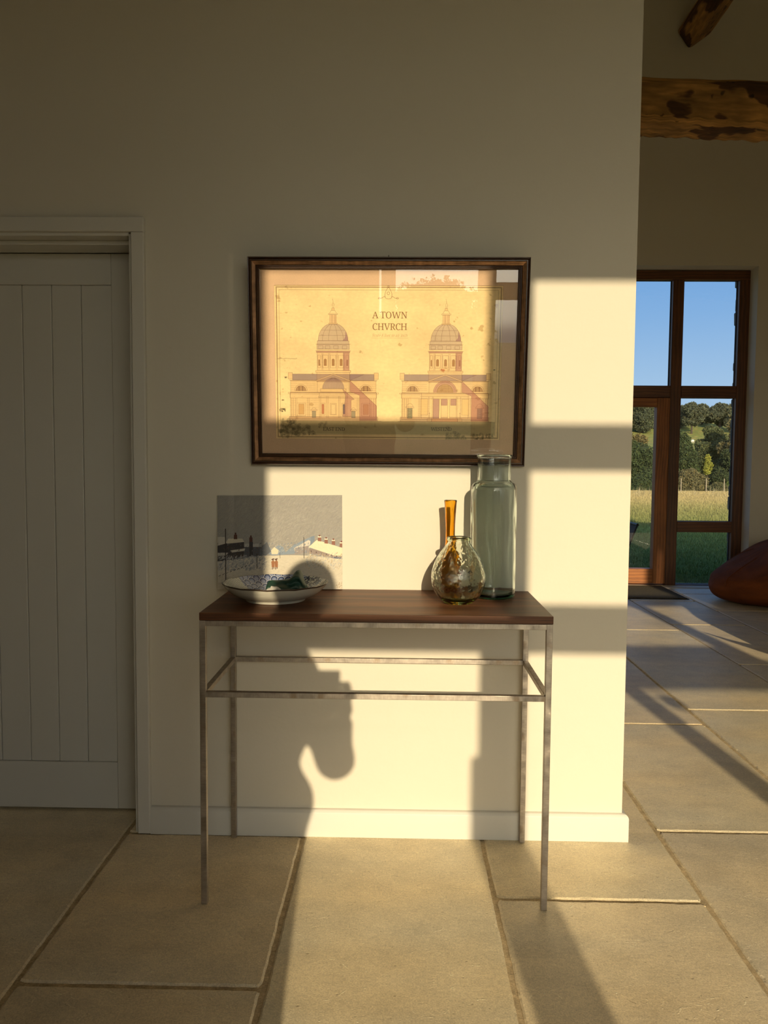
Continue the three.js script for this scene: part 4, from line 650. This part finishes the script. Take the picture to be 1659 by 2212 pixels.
// unseen wing, added so its ridge shades the near part of the meadow
{
  const t = thing('added_wing', 'unseen low stone wing with a slate roof, added to shade the lawn', 'building', [5.66, -0.35, -3.2]);
  part('wall', boxUV(new THREE.ExtrudeGeometry(shapeOf([[0, 0], [7, 0], [7, 2.9], [3.5, 4.42], [0, 2.9]]), { depth: 7.5, bevelEnabled: false }).rotateY(-Math.PI / 2).translate(7.5, 0, 0)), stoneOut, t);
  for (const s of [-1, 1]) { const g = new THREE.BoxGeometry(7.5, 0.08, 3.95); g.translate(0, 0.04, s * 1.94); g.rotateX(s * 0.409); g.translate(3.75, 4.47, 3.5); partN('roof', boxUV(g), std({ color: lin(0.1, 0.1, 0.11), roughness: 0.8 }), t); }
}
// meadow grass
{
  const R = rng(52), blade = (() => { const pos = [], add = (x, z, a, h, l) => { const w = 0.0055, c = Math.cos(a) * w, s = Math.sin(a) * w, bx = Math.cos(a + 1.5) * l, bz = Math.sin(a + 1.5) * l; pos.push(x - c, 0, z - s, x + c, 0, z + s, x + bx * 0.4 + c * 0.6, h * 0.6, z + bz * 0.4 + s * 0.6, x - c, 0, z - s, x + bx * 0.4 + c * 0.6, h * 0.6, z + bz * 0.4 + s * 0.6, x + bx * 0.4 - c * 0.6, h * 0.6, z + bz * 0.4 - s * 0.6, x + bx * 0.4 - c * 0.6, h * 0.6, z + bz * 0.4 - s * 0.6, x + bx * 0.4 + c * 0.6, h * 0.6, z + bz * 0.4 + s * 0.6, x + bx, h, z + bz); }; for (let i = 0; i < 6; i++) add((R() - 0.5) * 0.2, (R() - 0.5) * 0.2, R() * 6.3, 0.5 + R() * 0.6, (R() - 0.5) * 0.16); return flat(pos); })();
  const make = (name, label, n, zA, zB, hA, hB, colf, wide) => {
    const m = new THREE.InstancedMesh(blade, std({ color: 0xffffff, roughness: 1, side: THREE.DoubleSide }), n), M = new THREE.Matrix4(), q = new THREE.Quaternion(), Y = V(0, 1, 0), c = new THREE.Color();
    for (let i = 0; i < n; i++) { const z = lerp(zA, zB, R() ** wide), Z = 2.5 - z, x = Z * lerp(0.20, 0.50, R()) + (R() - 0.5) * 0.6, h = lerp(hA, hB, R() ** 1.6); q.setFromAxisAngle(Y, R() * 6.3); M.compose(V(x, groundY(x, z) - 0.005, z), q, V(1 + R(), h, 1 + R())); m.setMatrixAt(i, M); m.setColorAt(i, c.setRGB(...colf(R, z))); }
    m.name = name; scene.add(m); tag(m, label, 'grass', null, 'stuff');
  };
  make('lawn_grass', 'short rough green grass growing outside the window in the shade of the house', 90000, -5.95, -17, 0.03, 0.10, (r) => { const k = 0.8 + 0.7 * r(); return [0.18 * k + 0.05 * r(), 0.28 * k, 0.085 * k]; }, 1.3);
  make('meadow_grass', 'dry straw coloured meadow grass in full sun before the trees', 150000, -14, -37, 0.05, 0.15, (r, z) => { const d = smooth(-z + 5 * (r() - 0.5), 15, 30), k = 0.7 + 0.6 * r(); return [lerp(0.24, 0.46, d) * k, lerp(0.26, 0.37, d) * k, lerp(0.085, 0.165, d) * k]; }, 0.8);
  make('seed_stalks', 'tall pale seed stalks standing along the far edge of the meadow', 140, -29, -36.5, 0.25, 0.5, (r) => { const k = 0.7 + 0.5 * r(); return [0.42 * k, 0.36 * k, 0.2 * k]; }, 1);
}
// trees: a trunk, an inner crown and leaf sprays
const leafSpray = (() => { const R = rng(3), pos = []; for (let i = 0; i < 7; i++) { const a = R() * 6.3, b = (R() - 0.5) * 2.4, c = V(Math.cos(a) * Math.cos(b), Math.sin(b), Math.sin(a) * Math.cos(b)), u = V(R() - 0.5, R() - 0.5, R() - 0.5).cross(c).normalize(), L = 0.6 + R() * 0.5, w = 0.30, p = c.clone().multiplyScalar(0.12), q = c.clone().multiplyScalar(L), m = c.clone().multiplyScalar(L * 0.55); const e = m.clone().addScaledVector(u, w), f = m.clone().addScaledVector(u, -w); for (const k of [p, e, q, p, q, f]) pos.push(k.x, k.y, k.z); } return flat(pos); })();
const leafMat = std({ color: 0xffffff, roughness: 0.9, side: THREE.DoubleSide }), bark = std({ color: lin(0.07, 0.055, 0.04), roughness: 1 });
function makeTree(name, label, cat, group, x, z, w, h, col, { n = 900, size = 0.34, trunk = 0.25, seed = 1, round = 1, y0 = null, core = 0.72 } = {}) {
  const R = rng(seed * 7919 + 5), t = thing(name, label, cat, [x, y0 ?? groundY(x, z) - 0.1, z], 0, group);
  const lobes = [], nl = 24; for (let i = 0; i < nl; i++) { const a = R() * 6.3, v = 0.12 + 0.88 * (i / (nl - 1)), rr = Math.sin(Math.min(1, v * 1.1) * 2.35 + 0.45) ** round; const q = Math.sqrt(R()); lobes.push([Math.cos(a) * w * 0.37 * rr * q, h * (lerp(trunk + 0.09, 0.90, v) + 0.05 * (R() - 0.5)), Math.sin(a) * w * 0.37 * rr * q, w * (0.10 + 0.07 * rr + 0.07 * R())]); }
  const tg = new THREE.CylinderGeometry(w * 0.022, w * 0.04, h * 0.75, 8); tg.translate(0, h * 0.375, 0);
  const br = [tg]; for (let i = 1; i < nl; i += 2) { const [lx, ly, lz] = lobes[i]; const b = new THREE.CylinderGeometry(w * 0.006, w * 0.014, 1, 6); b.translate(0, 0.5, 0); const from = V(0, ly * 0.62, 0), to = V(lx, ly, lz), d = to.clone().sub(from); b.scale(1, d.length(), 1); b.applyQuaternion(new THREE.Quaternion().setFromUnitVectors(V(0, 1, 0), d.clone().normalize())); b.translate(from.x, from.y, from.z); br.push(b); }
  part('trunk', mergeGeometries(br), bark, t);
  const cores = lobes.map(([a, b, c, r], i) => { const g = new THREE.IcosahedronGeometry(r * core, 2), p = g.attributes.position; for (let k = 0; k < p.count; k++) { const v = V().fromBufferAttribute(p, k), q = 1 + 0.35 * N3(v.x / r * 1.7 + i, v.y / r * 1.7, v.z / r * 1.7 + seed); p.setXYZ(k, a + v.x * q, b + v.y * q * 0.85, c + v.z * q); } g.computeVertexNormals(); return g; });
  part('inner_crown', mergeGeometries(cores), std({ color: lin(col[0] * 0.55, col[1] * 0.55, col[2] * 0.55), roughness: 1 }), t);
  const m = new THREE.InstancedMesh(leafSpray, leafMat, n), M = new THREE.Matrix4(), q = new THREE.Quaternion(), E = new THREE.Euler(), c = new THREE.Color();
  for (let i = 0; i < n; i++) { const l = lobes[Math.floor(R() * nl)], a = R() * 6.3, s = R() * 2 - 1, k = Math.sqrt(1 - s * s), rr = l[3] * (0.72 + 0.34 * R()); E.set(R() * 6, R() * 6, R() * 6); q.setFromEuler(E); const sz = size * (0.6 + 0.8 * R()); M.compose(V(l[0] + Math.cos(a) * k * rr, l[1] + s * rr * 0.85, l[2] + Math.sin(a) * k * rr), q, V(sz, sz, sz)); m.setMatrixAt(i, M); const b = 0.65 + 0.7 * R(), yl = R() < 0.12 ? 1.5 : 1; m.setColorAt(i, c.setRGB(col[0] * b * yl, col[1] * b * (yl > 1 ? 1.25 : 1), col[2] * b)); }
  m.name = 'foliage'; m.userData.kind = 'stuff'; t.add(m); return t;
}
// place a tree by the bearing (dx per metre of depth) and the heights its base and top subtend as seen from the room
const bear = (k, z) => (2.5 - z) * k, up = (e, z) => 1.2164 + (2.5 - z) * e;
{
  const G = [0.062, 0.085, 0.026], Dk = [0.045, 0.068, 0.022], Ol = [0.135, 0.125, 0.055], Gy = [0.085, 0.105, 0.042], Ye = [0.36, 0.36, 0.055], Br = [0.11, 0.155, 0.035], Rs = [0.15, 0.125, 0.045];
  const T = (name, label, cat, k, wk, e0, e1, z, col, o = {}, group) => { const x = bear(k, z), y0 = groundY(x, z) - 0.12, h = up(e1, z) - y0, lift = Math.max(0, (up(e0, z) - y0) / h); makeTree(name, label, cat, group, x, z, 1.3 * wk * (2.5 - z), h, col, { y0, ...o, trunk: Math.max(o.trunk ?? 0, lift) }); };
  T('tree', 'big dark green tree filling the glazed door, nearest the meadow on the left', 'tree', 0.297, 0.062, -0.066, 0.034, -72, Dk, { n: 9000, size: 0.189, trunk: 0.02, seed: 2 });
  T('tree', 'rust tinged tree top rising behind the dark tree in the glazed door', 'tree', 0.292, 0.05, -0.05, 0.046, -82, Rs, { n: 6300, size: 0.189, trunk: 0.1, seed: 12 });
  T('tree', 'dark green tree at the left edge of the side light, left of the yellow sapling', 'tree', 0.356, 0.05, -0.045, 0.047, -78, Dk, { n: 9000, size: 0.189, trunk: 0.02, seed: 3 });
  T('tree', 'tall grey green tree in the middle of the side light below the skyline', 'tree', 0.392, 0.040, -0.03, 0.058, -104, Gy, { n: 9000, size: 0.207, trunk: 0.02, seed: 4 });
  T('tree', 'tall olive tree at the right edge of the side light with a yellowish top', 'tree', 0.422, 0.038, -0.03, 0.064, -98, Ol, { n: 9000, size: 0.207, trunk: 0.02, seed: 5 });
  T('tree', 'dark leafy tree low on the right of the side light, above the bushes', 'tree', 0.420, 0.042, -0.060, 0.028, -74, [0.04, 0.058, 0.02], { n: 9000, size: 0.189, trunk: 0.02, seed: 6 });
  T('sapling', 'small bright yellow green tree between the dark trees in the side light', 'tree', 0.3875, 0.0085, -0.022, 0.024, -84, [0.27, 0.29, 0.05], { n: 1500, size: 0.14, trunk: 0.25, seed: 7 });
  T('bush', 'olive grey rounded bush at the meadow edge, left in the side light', 'bush', 0.364, 0.036, -0.048, 0.001, -56, Ol, { n: 9000, size: 0.117, trunk: 0.0, seed: 8 });
  T('bush', 'olive bush at the meadow edge, right in the side light', 'bush', 0.402, 0.028, -0.048, -0.018, -55, [0.10, 0.105, 0.045], { n: 6720, size: 0.108, trunk: 0.0, seed: 9 });
  T('bush', 'bright green bush at the right edge of the side light below the dark tree', 'bush', 0.424, 0.022, -0.055, -0.004, -62, Br, { n: 6300, size: 0.117, trunk: 0.0, seed: 10 });
  T('bush', 'low dark green bush under the dark tree in the glazed door', 'bush', 0.306, 0.040, -0.06, -0.012, -60, Dk, { n: 7140, size: 0.126, trunk: 0.0, seed: 11 });
  // skyline
  for (const [k, w, e0, e1, lab, s] of [[0.352, 0.022, 0.044, 0.080, 'round skyline tree, leftmost above the hill field in the side light', 21], [0.366, 0.026, 0.044, 0.086, 'broad skyline tree standing behind the pale house', 22], [0.379, 0.018, 0.046, 0.083, 'narrow skyline tree right of the broad one, before the gap of sky', 23], [0.401, 0.032, 0.048, 0.083, 'wide domed skyline tree right of the gap of sky', 24], [0.423, 0.028, 0.046, 0.076, 'lower skyline tree at the right edge of the side light', 25]]) T('tree', lab, 'tree', k, w, e0 + 0.005, e1 - 0.007, [-212, -203, -221, -212, -203][s - 21], [0.075, 0.088, 0.05], { n: 3780, size: 0.495, trunk: 0.05, seed: s });
  for (let i = 0; i < 8; i++) { const k = 0.262 + i * 0.0105; T('woodland_tree', 'dense dark woodland tree along the top of the hill in the glazed door', 'tree', k, 0.03, 0.038 - (i % 2) * 0.003, 0.079 + 0.006 * Math.sin(i * 2.1), -200 - (i % 4) * 9, [0.066, 0.08, 0.04], { n: 2940, size: 0.495, trunk: 0.0, seed: 40 + i }, 'woodland on the hilltop'); }
  // house on the hill
  const hz = -231, hx = bear(0.378, hz), hy = groundY(hx, hz) - 0.2, hs = thing('farmhouse', 'pale distant farmhouse half hidden under the skyline trees', 'building', [hx, hy, hz]);
  part('wall', box(-3.2, 3.2, 0, 1.9, -2, 2), std({ color: lin(0.62, 0.52, 0.36), roughness: 0.9 }), hs);
  part('roof', boxUV(new THREE.ExtrudeGeometry(shapeOf([[-2.3, 0], [2.3, 0], [0, 1.7]]), { depth: 7, bevelEnabled: false }).rotateY(Math.PI / 2).translate(-3.5, 1.9, 0)), std({ color: lin(0.14, 0.12, 0.11), roughness: 0.9 }), hs);
  for (let i = 0; i < 4; i++) partN('window', box(-2.7 + i * 1.6, -2.1 + i * 1.6, 0.7, 1.5, 1.9, 2.06), dark, hs);
  // sheep
  const sp = [[0.293, -178], [0.303, -176], [0.310, -160], [0.298, -150], [0.318, -152], [0.300, -140], [0.368, -184]];
  const wool = std({ color: lin(0.72, 0.68, 0.58), roughness: 1 });
  const mkSheep = () => { const s = new THREE.Group(); const b = new THREE.SphereGeometry(0.42, 20, 14), p = b.attributes.position; for (let i = 0; i < p.count; i++) { const v = V().fromBufferAttribute(p, i), k = 1 + 0.09 * N3(v.x * 9, v.y * 9, v.z * 9); p.setXYZ(i, v.x * 1.45 * k, 0.62 + v.y * 0.86 * k, v.z * 0.8 * k); } b.computeVertexNormals();
    const hd = new THREE.SphereGeometry(0.15, 14, 10).scale(1.35, 0.95, 0.85).rotateZ(-0.9).translate(0.72, 0.50, 0), nk = new THREE.CylinderGeometry(0.12, 0.2, 0.36, 10).rotateZ(-1.0).translate(0.56, 0.66, 0); const legs = []; for (const [x, z] of [[0.36, 0.14], [0.36, -0.14], [-0.36, 0.14], [-0.36, -0.14]]) legs.push(new THREE.CylinderGeometry(0.055, 0.035, 0.42, 8).translate(x, 0.2, z)); const ears = [-1, 1].map((q) => new THREE.SphereGeometry(0.06, 8, 6).scale(0.6, 0.5, 1.6).translate(0.62, 0.6, q * 0.17));
    part('body', mergeGeometries([b, hd, nk, ...legs, ...ears]), wool, s); return s; };
  const proto = mkSheep();
  sp.forEach(([k, z], i) => { const s = i ? proto.clone() : proto; s.name = numbered('sheep'); const x = bear(k, z); s.position.set(x, groundY(x, z) - 0.03, z); s.rotation.y = i * 1.7; s.scale.setScalar(0.85); scene.add(s); tag(s, i === 6 ? 'lone white sheep grazing the field below the skyline trees' : 'white sheep grazing on the hill field beyond the glazed door', 'sheep', i === 6 ? null : 'sheep on the hill'); });
  // trees on the sunny side, mirrored in the picture glass
  for (const [x, z, w, h, s] of [[-9, 46, 9, 4.4, 31], [2, 52, 10, 4.0, 32], [10.5, 44, 8, 4.4, 33], [21, 50, 11, 4.6, 34]]) makeTree('hedgerow_tree', ['broad low tree at the far left of the hedgerow facing the sunny window', 'broad low tree second from the left in the hedgerow facing the sunny window', 'rounded tree third from the left in the hedgerow facing the sunny window', 'widest low tree at the right of the hedgerow facing the sunny window'][s - 31], 'tree', null, x, z, w, h + 0.8, G, { n: 3780, size: 0.225, trunk: 0.02, seed: s });
  // fence posts at the meadow edge
  for (const k of [0.355, 0.3865, 0.409, 0.289]) { const z = -36.2, x = bear(k, z), g = new THREE.CylinderGeometry(0.022, 0.028, 0.95, 8).translate(0, 0.4, 0); const o = thing('fence_post', k < 0.3 ? 'thin weathered fence post at the meadow edge in the glazed door' : 'thin weathered fence post at the meadow edge in the side light', 'post', [x, groundY(x, z) - 0.15, z], 0, k < 0.3 ? null : 'fence posts at the meadow edge'); part('post', g, std({ color: lin(0.34, 0.29, 0.2), roughness: 1 }), o); }
}
// garden chair on the terrace in profile, only its back corner showing past the corner of the wall
{
  const t = thing('garden_chair', 'dark sling garden chair outside the glazed door, its back corner just showing', 'chair', [2.557, -0.0445, -6.81], -Math.PI / 2);
  const m = std({ color: lin(0.018, 0.018, 0.02), roughness: 0.5, metalness: 0.3 }), cl = std({ color: lin(0.02, 0.022, 0.024), roughness: 0.9 });
  const back = [[0.578, -0.170], [0.43, -0.115], [0.28, -0.050], [0.215, 0.03], [0.235, 0.25], [0.26, 0.52]];
  for (const s of [-1, 1]) { partN('side_frame', tube(back.map(([y, z]) => [s * 0.26, y, z]), 0.013, 36, 8), m, t); partN('leg', tube([[s * 0.275, 0.33, -0.06], [s * 0.275, 0.012, 0.44]], 0.012, 8, 8), m, t); partN('leg', tube([[s * 0.245, 0.24, 0.42], [s * 0.245, 0.012, 0.0]], 0.012, 8, 8), m, t); }
  part('top_rail', tube([[-0.272, 0.578, -0.170], [0.272, 0.578, -0.170]], 0.015, 6, 10), m, t);
  const pos = []; for (let i = 0; i < back.length - 1; i++) { const [a, b] = back[i], [c, d] = back[i + 1]; for (const e of [0, 0.004]) pos.push(-0.25, a + e, b, 0.25, a + e, b, 0.25, c + e, d, -0.25, a + e, b, 0.25, c + e, d, -0.25, c + e, d); } part('sling', flat(pos), cl, t);
}

// ---------------------------------------------------------------- the person taking the picture, standing in the sun behind the camera
// a smooth union of tapered capsules, meshed on a grid of its own
function flesh(bones, res, k, pad = 0.05) {
  const lo = V(1e9, 1e9, 1e9), hi = V(-1e9, -1e9, -1e9), p = V(); for (const [a, ra, b, rb] of bones) for (const [q, r] of [[a, ra], [b, rb]]) for (const s of [-1, 1]) { p.set(q[0] + s * (r + pad), q[1] + s * (r + pad), q[2] + s * (r + pad)); lo.min(p); hi.max(p); }
  const c = lo.clone().add(hi).multiplyScalar(0.5), e = hi.clone().sub(lo).multiplyScalar(0.5), mc = new MarchingCubes(res, new THREE.MeshStandardMaterial(), false, false, 260000), S = new Float32Array(res ** 3), half = res / 2, reach = 7 / k;
  for (const [a, ra, b, rb] of bones) {
    const d = [b[0] - a[0], b[1] - a[1], b[2] - a[2]], L2 = d[0] ** 2 + d[1] ** 2 + d[2] ** 2 || 1e-9, rm = Math.max(ra, rb) + reach;
    const r = [0, 1, 2].map((i) => { const E = [e.x, e.y, e.z][i], C = [c.x, c.y, c.z][i]; return [Math.max(0, Math.floor(((Math.min(a[i], b[i]) - rm - C) / E) * half + half)), Math.min(res - 1, Math.ceil(((Math.max(a[i], b[i]) + rm - C) / E) * half + half))]; });
    for (let z = r[2][0]; z <= r[2][1]; z++) for (let y = r[1][0]; y <= r[1][1]; y++) for (let x = r[0][0]; x <= r[0][1]; x++) {
      const X = c.x + ((x - half) / half) * e.x - a[0], Y = c.y + ((y - half) / half) * e.y - a[1], Z = c.z + ((z - half) / half) * e.z - a[2];
      const t = clamp((X * d[0] + Y * d[1] + Z * d[2]) / L2, 0, 1), q = Math.hypot(X - d[0] * t, Y - d[1] * t, Z - d[2] * t) - (ra + (rb - ra) * t);
      if (q < reach) S[x + y * res + z * res * res] += Math.exp(-q * k);
    }
  }
  for (let i = 0; i < S.length; i++) mc.field[i] = S[i] > 0 ? Math.log(S[i]) / k : -reach;
  mc.isolation = 0; mc.update();
  const pos = mc.positionArray.slice(0, mc.count * 3); for (let i = 0; i < pos.length; i += 3) { pos[i] = c.x + pos[i] * e.x; pos[i + 1] = c.y + pos[i + 1] * e.y; pos[i + 2] = c.z + pos[i + 2] * e.z; }
  let g = new THREE.BufferGeometry(); g.setAttribute('position', new THREE.BufferAttribute(pos, 3)); g = mergeVertices(g, 1e-5); g.computeVertexNormals(); return g;
}
{
  const t = thing('person', 'person in dark jumper and trousers standing behind the camera with a phone held up', 'person', [0, 0, 0]);
  const sh = [-0.098, 1.318, 2.83], el = [0.030, 1.018, 2.745], wr = [0.038, 1.105, 2.595], shL = [-0.315, 1.35, 2.86], elL = [-0.31, 1.05, 2.74], wrL = [-0.085, 1.085, 2.60];
  const hipR = [-0.148, 0.885, 2.86], knR = [-0.155, 0.48, 2.845], anR = [-0.155, 0.085, 2.875], hipL = [-0.275, 0.885, 2.86], knL = [-0.29, 0.48, 2.86], anL = [-0.295, 0.085, 2.90];
  const torso = [[[-0.275, 0.92, 2.86], 0.098, [-0.145, 0.92, 2.86], 0.098], [[-0.21, 0.95, 2.86], 0.11, [-0.185, 1.12, 2.855], 0.098], [[-0.225, 1.14, 2.855], 0.09, [-0.235, 1.28, 2.85], 0.095], [[-0.15, 1.14, 2.85], 0.085, [-0.125, 1.28, 2.84], 0.092], [shL, 0.058, sh, 0.056], [[-0.17, 1.32, 2.845], 0.064, [-0.125, 1.385, 2.835], 0.05]];
  const arms = [[sh, 0.052, el, 0.041], [el, 0.042, wr, 0.027], [shL, 0.052, elL, 0.041], [elL, 0.042, wrL, 0.027]];
  const legs = [[hipR, 0.088, knR, 0.056], [knR, 0.056, anR, 0.037], [hipL, 0.088, knL, 0.056], [knL, 0.056, anL, 0.037]];
  const feet = [[anR, 0.038, [-0.145, 0.042, 2.76], 0.034], [anL, 0.038, [-0.30, 0.042, 2.785], 0.034]];
  const neck = [[[-0.120, 1.39, 2.835], 0.050, [-0.070, 1.53, 2.81], 0.046]];
  const H = [-0.050, 1.576, 2.795], hd = (x, y, z) => [H[0] + x, H[1] + y, H[2] + z];          // face looks towards -z and a little down
  const head = [[hd(0, 0.010, 0.018), 0.084, hd(0, 0.016, -0.006), 0.082], [hd(0, -0.03, -0.02), 0.066, hd(0, -0.072, -0.046), 0.040], [hd(-0.028, -0.045, -0.02), 0.040, hd(0.028, -0.045, -0.02), 0.040], [hd(0, -0.005, -0.074), 0.010, hd(0, -0.030, -0.092), 0.0125], [hd(-0.014, -0.052, -0.079), 0.0065, hd(0.014, -0.052, -0.079), 0.0065], [hd(-0.030, 0.012, -0.070), 0.011, hd(0.030, 0.012, -0.070), 0.011], [hd(-0.079, -0.005, 0.005), 0.013, hd(-0.081, -0.032, -0.002), 0.008], [hd(0.079, -0.005, 0.005), 0.013, hd(0.081, -0.032, -0.002), 0.008]];
  // hands: a palm, four bent fingers behind the phone and a thumb along its screen
  const hand = (s, w, cx, y0) => {
    const P = [cx + s * 0.024, y0, 2.556], out = [[w, 0.024, [cx + s * 0.022, y0 - 0.030, 2.566], 0.020], [[cx + s * 0.022, y0 - 0.030, 2.564], 0.017, [cx + s * 0.024, y0 + 0.032, 2.548], 0.015], [[cx + s * 0.016, y0 - 0.026, 2.560], 0.016, [cx + s * 0.018, y0 + 0.026, 2.546], 0.013]];
    const len = [0.052, 0.060, 0.056, 0.044], fy = [0.036, 0.014, -0.008, -0.029];
    fy.forEach((d, i) => { const a = [cx + s * 0.024, y0 + d, 2.544], b = [cx + s * 0.021, y0 + d + 0.003, 2.516], c2 = [cx - s * (len[i] * 0.42), y0 + d + 0.004, 2.5115], e2 = [cx - s * len[i] * 0.88, y0 + d + 0.001, 2.5120]; out.push([a, 0.0095, b, 0.0088], [b, 0.0088, c2, 0.0078], [c2, 0.0078, e2, 0.0068]); });
    out.push([[cx + s * 0.018, y0 - 0.024, 2.566], 0.014, [cx + s * 0.002, y0 + 0.004, 2.552], 0.0105], [[cx + s * 0.002, y0 + 0.004, 2.552], 0.0105, [cx - s * 0.014, y0 + 0.026, 2.543], 0.0085]);
    return out;
  };
  const skin = std({ color: lin(0.55, 0.36, 0.26), roughness: 0.6 }), cloth = std({ color: lin(0.045, 0.05, 0.065), roughness: 0.95 }), denim = std({ color: lin(0.035, 0.045, 0.075), roughness: 0.95 }), hairM = std({ color: lin(0.06, 0.035, 0.02), roughness: 0.7 });
  const fat = (b, d) => b.map(([a, ra, c, rb]) => [a, ra + d, c, rb + d]);
  const bodyG = flesh([...torso, ...arms, ...legs, ...feet, ...neck, ...head.slice(0, 3)], 104, 70);
  part('body', mergeGeometries([bodyG, flesh([...neck.map(([a, ra, b, rb]) => [[-0.082, 1.5, 2.818], 0.044, b, rb]), ...head], 76, 170, 0.02), flesh(hand(1, wr, 0.0275, 1.165), 64, 330, 0.012), flesh(hand(-1, wrL, -0.0465, 1.150), 64, 330, 0.012)].map((g) => g.toNonIndexed())), skin, t);
  part('jumper', flesh(fat([...torso, ...arms.map(([a, ra, b, rb], i) => (i % 2 ? [a, ra, [lerp(a[0], b[0], 0.9), lerp(a[1], b[1], 0.9), lerp(a[2], b[2], 0.9)], rb] : [a, ra, b, rb]))], 0.011), 100, 60), cloth, t);
  part('trousers', flesh(fat([...legs, torso[0]], 0.012), 84, 60), denim, t);
  part('hair', flesh([[hd(0, 0.016, 0.024), 0.087, hd(0, 0.026, -0.004), 0.080], [hd(-0.040, -0.02, 0.03), 0.045, hd(-0.028, -0.06, 0.035), 0.03], [hd(0.040, -0.02, 0.03), 0.045, hd(0.028, -0.06, 0.035), 0.03], [hd(0, -0.03, 0.06), 0.05, hd(0.005, -0.07, 0.055), 0.035]], 64, 120, 0.02), hairM, t);
  for (const [i, s] of [-1, 1].entries()) part('eye' + (i ? '_001' : ''), new THREE.SphereGeometry(0.0115, 16, 12).translate(H[0] + s * 0.030, H[1] - 0.004, H[2] - 0.068), std({ color: lin(0.7, 0.68, 0.64), roughness: 0.2 }), t);
  feet.forEach((f, i) => part('shoe' + (i ? '_001' : ''), flesh([[[f[0][0], 0.05, f[0][2] + 0.012], 0.047, [f[0][0], 0.046, f[0][2] - 0.02], 0.0445], [[f[0][0], 0.042, f[0][2] - 0.02], 0.041, [f[2][0], 0.040, f[2][2]], 0.038]], 40, 120, 0.02), hairM, t));
  const ph = thing('phone', 'slim dark phone held upright in the hands of the person behind the camera', 'phone', [-0.0095, 1.1800, 2.5265]);
  part('case', boxUV(new RoundedBoxGeometry(0.0735, 0.1475, 0.0085, 4, 0.004)), std({ color: lin(0.02, 0.02, 0.022), roughness: 0.4 }), ph);
  part('screen', box(-0.034, 0.034, -0.071, 0.071, 0.0041, 0.0047), phy({ color: lin(0.03, 0.03, 0.03), roughness: 0.1 }), ph);
}

scene.traverse((o) => { delete o.userData.count; if (o.isMesh) { o.castShadow = true; o.receiveShadow = true; } });
renderer.render(scene, camera);
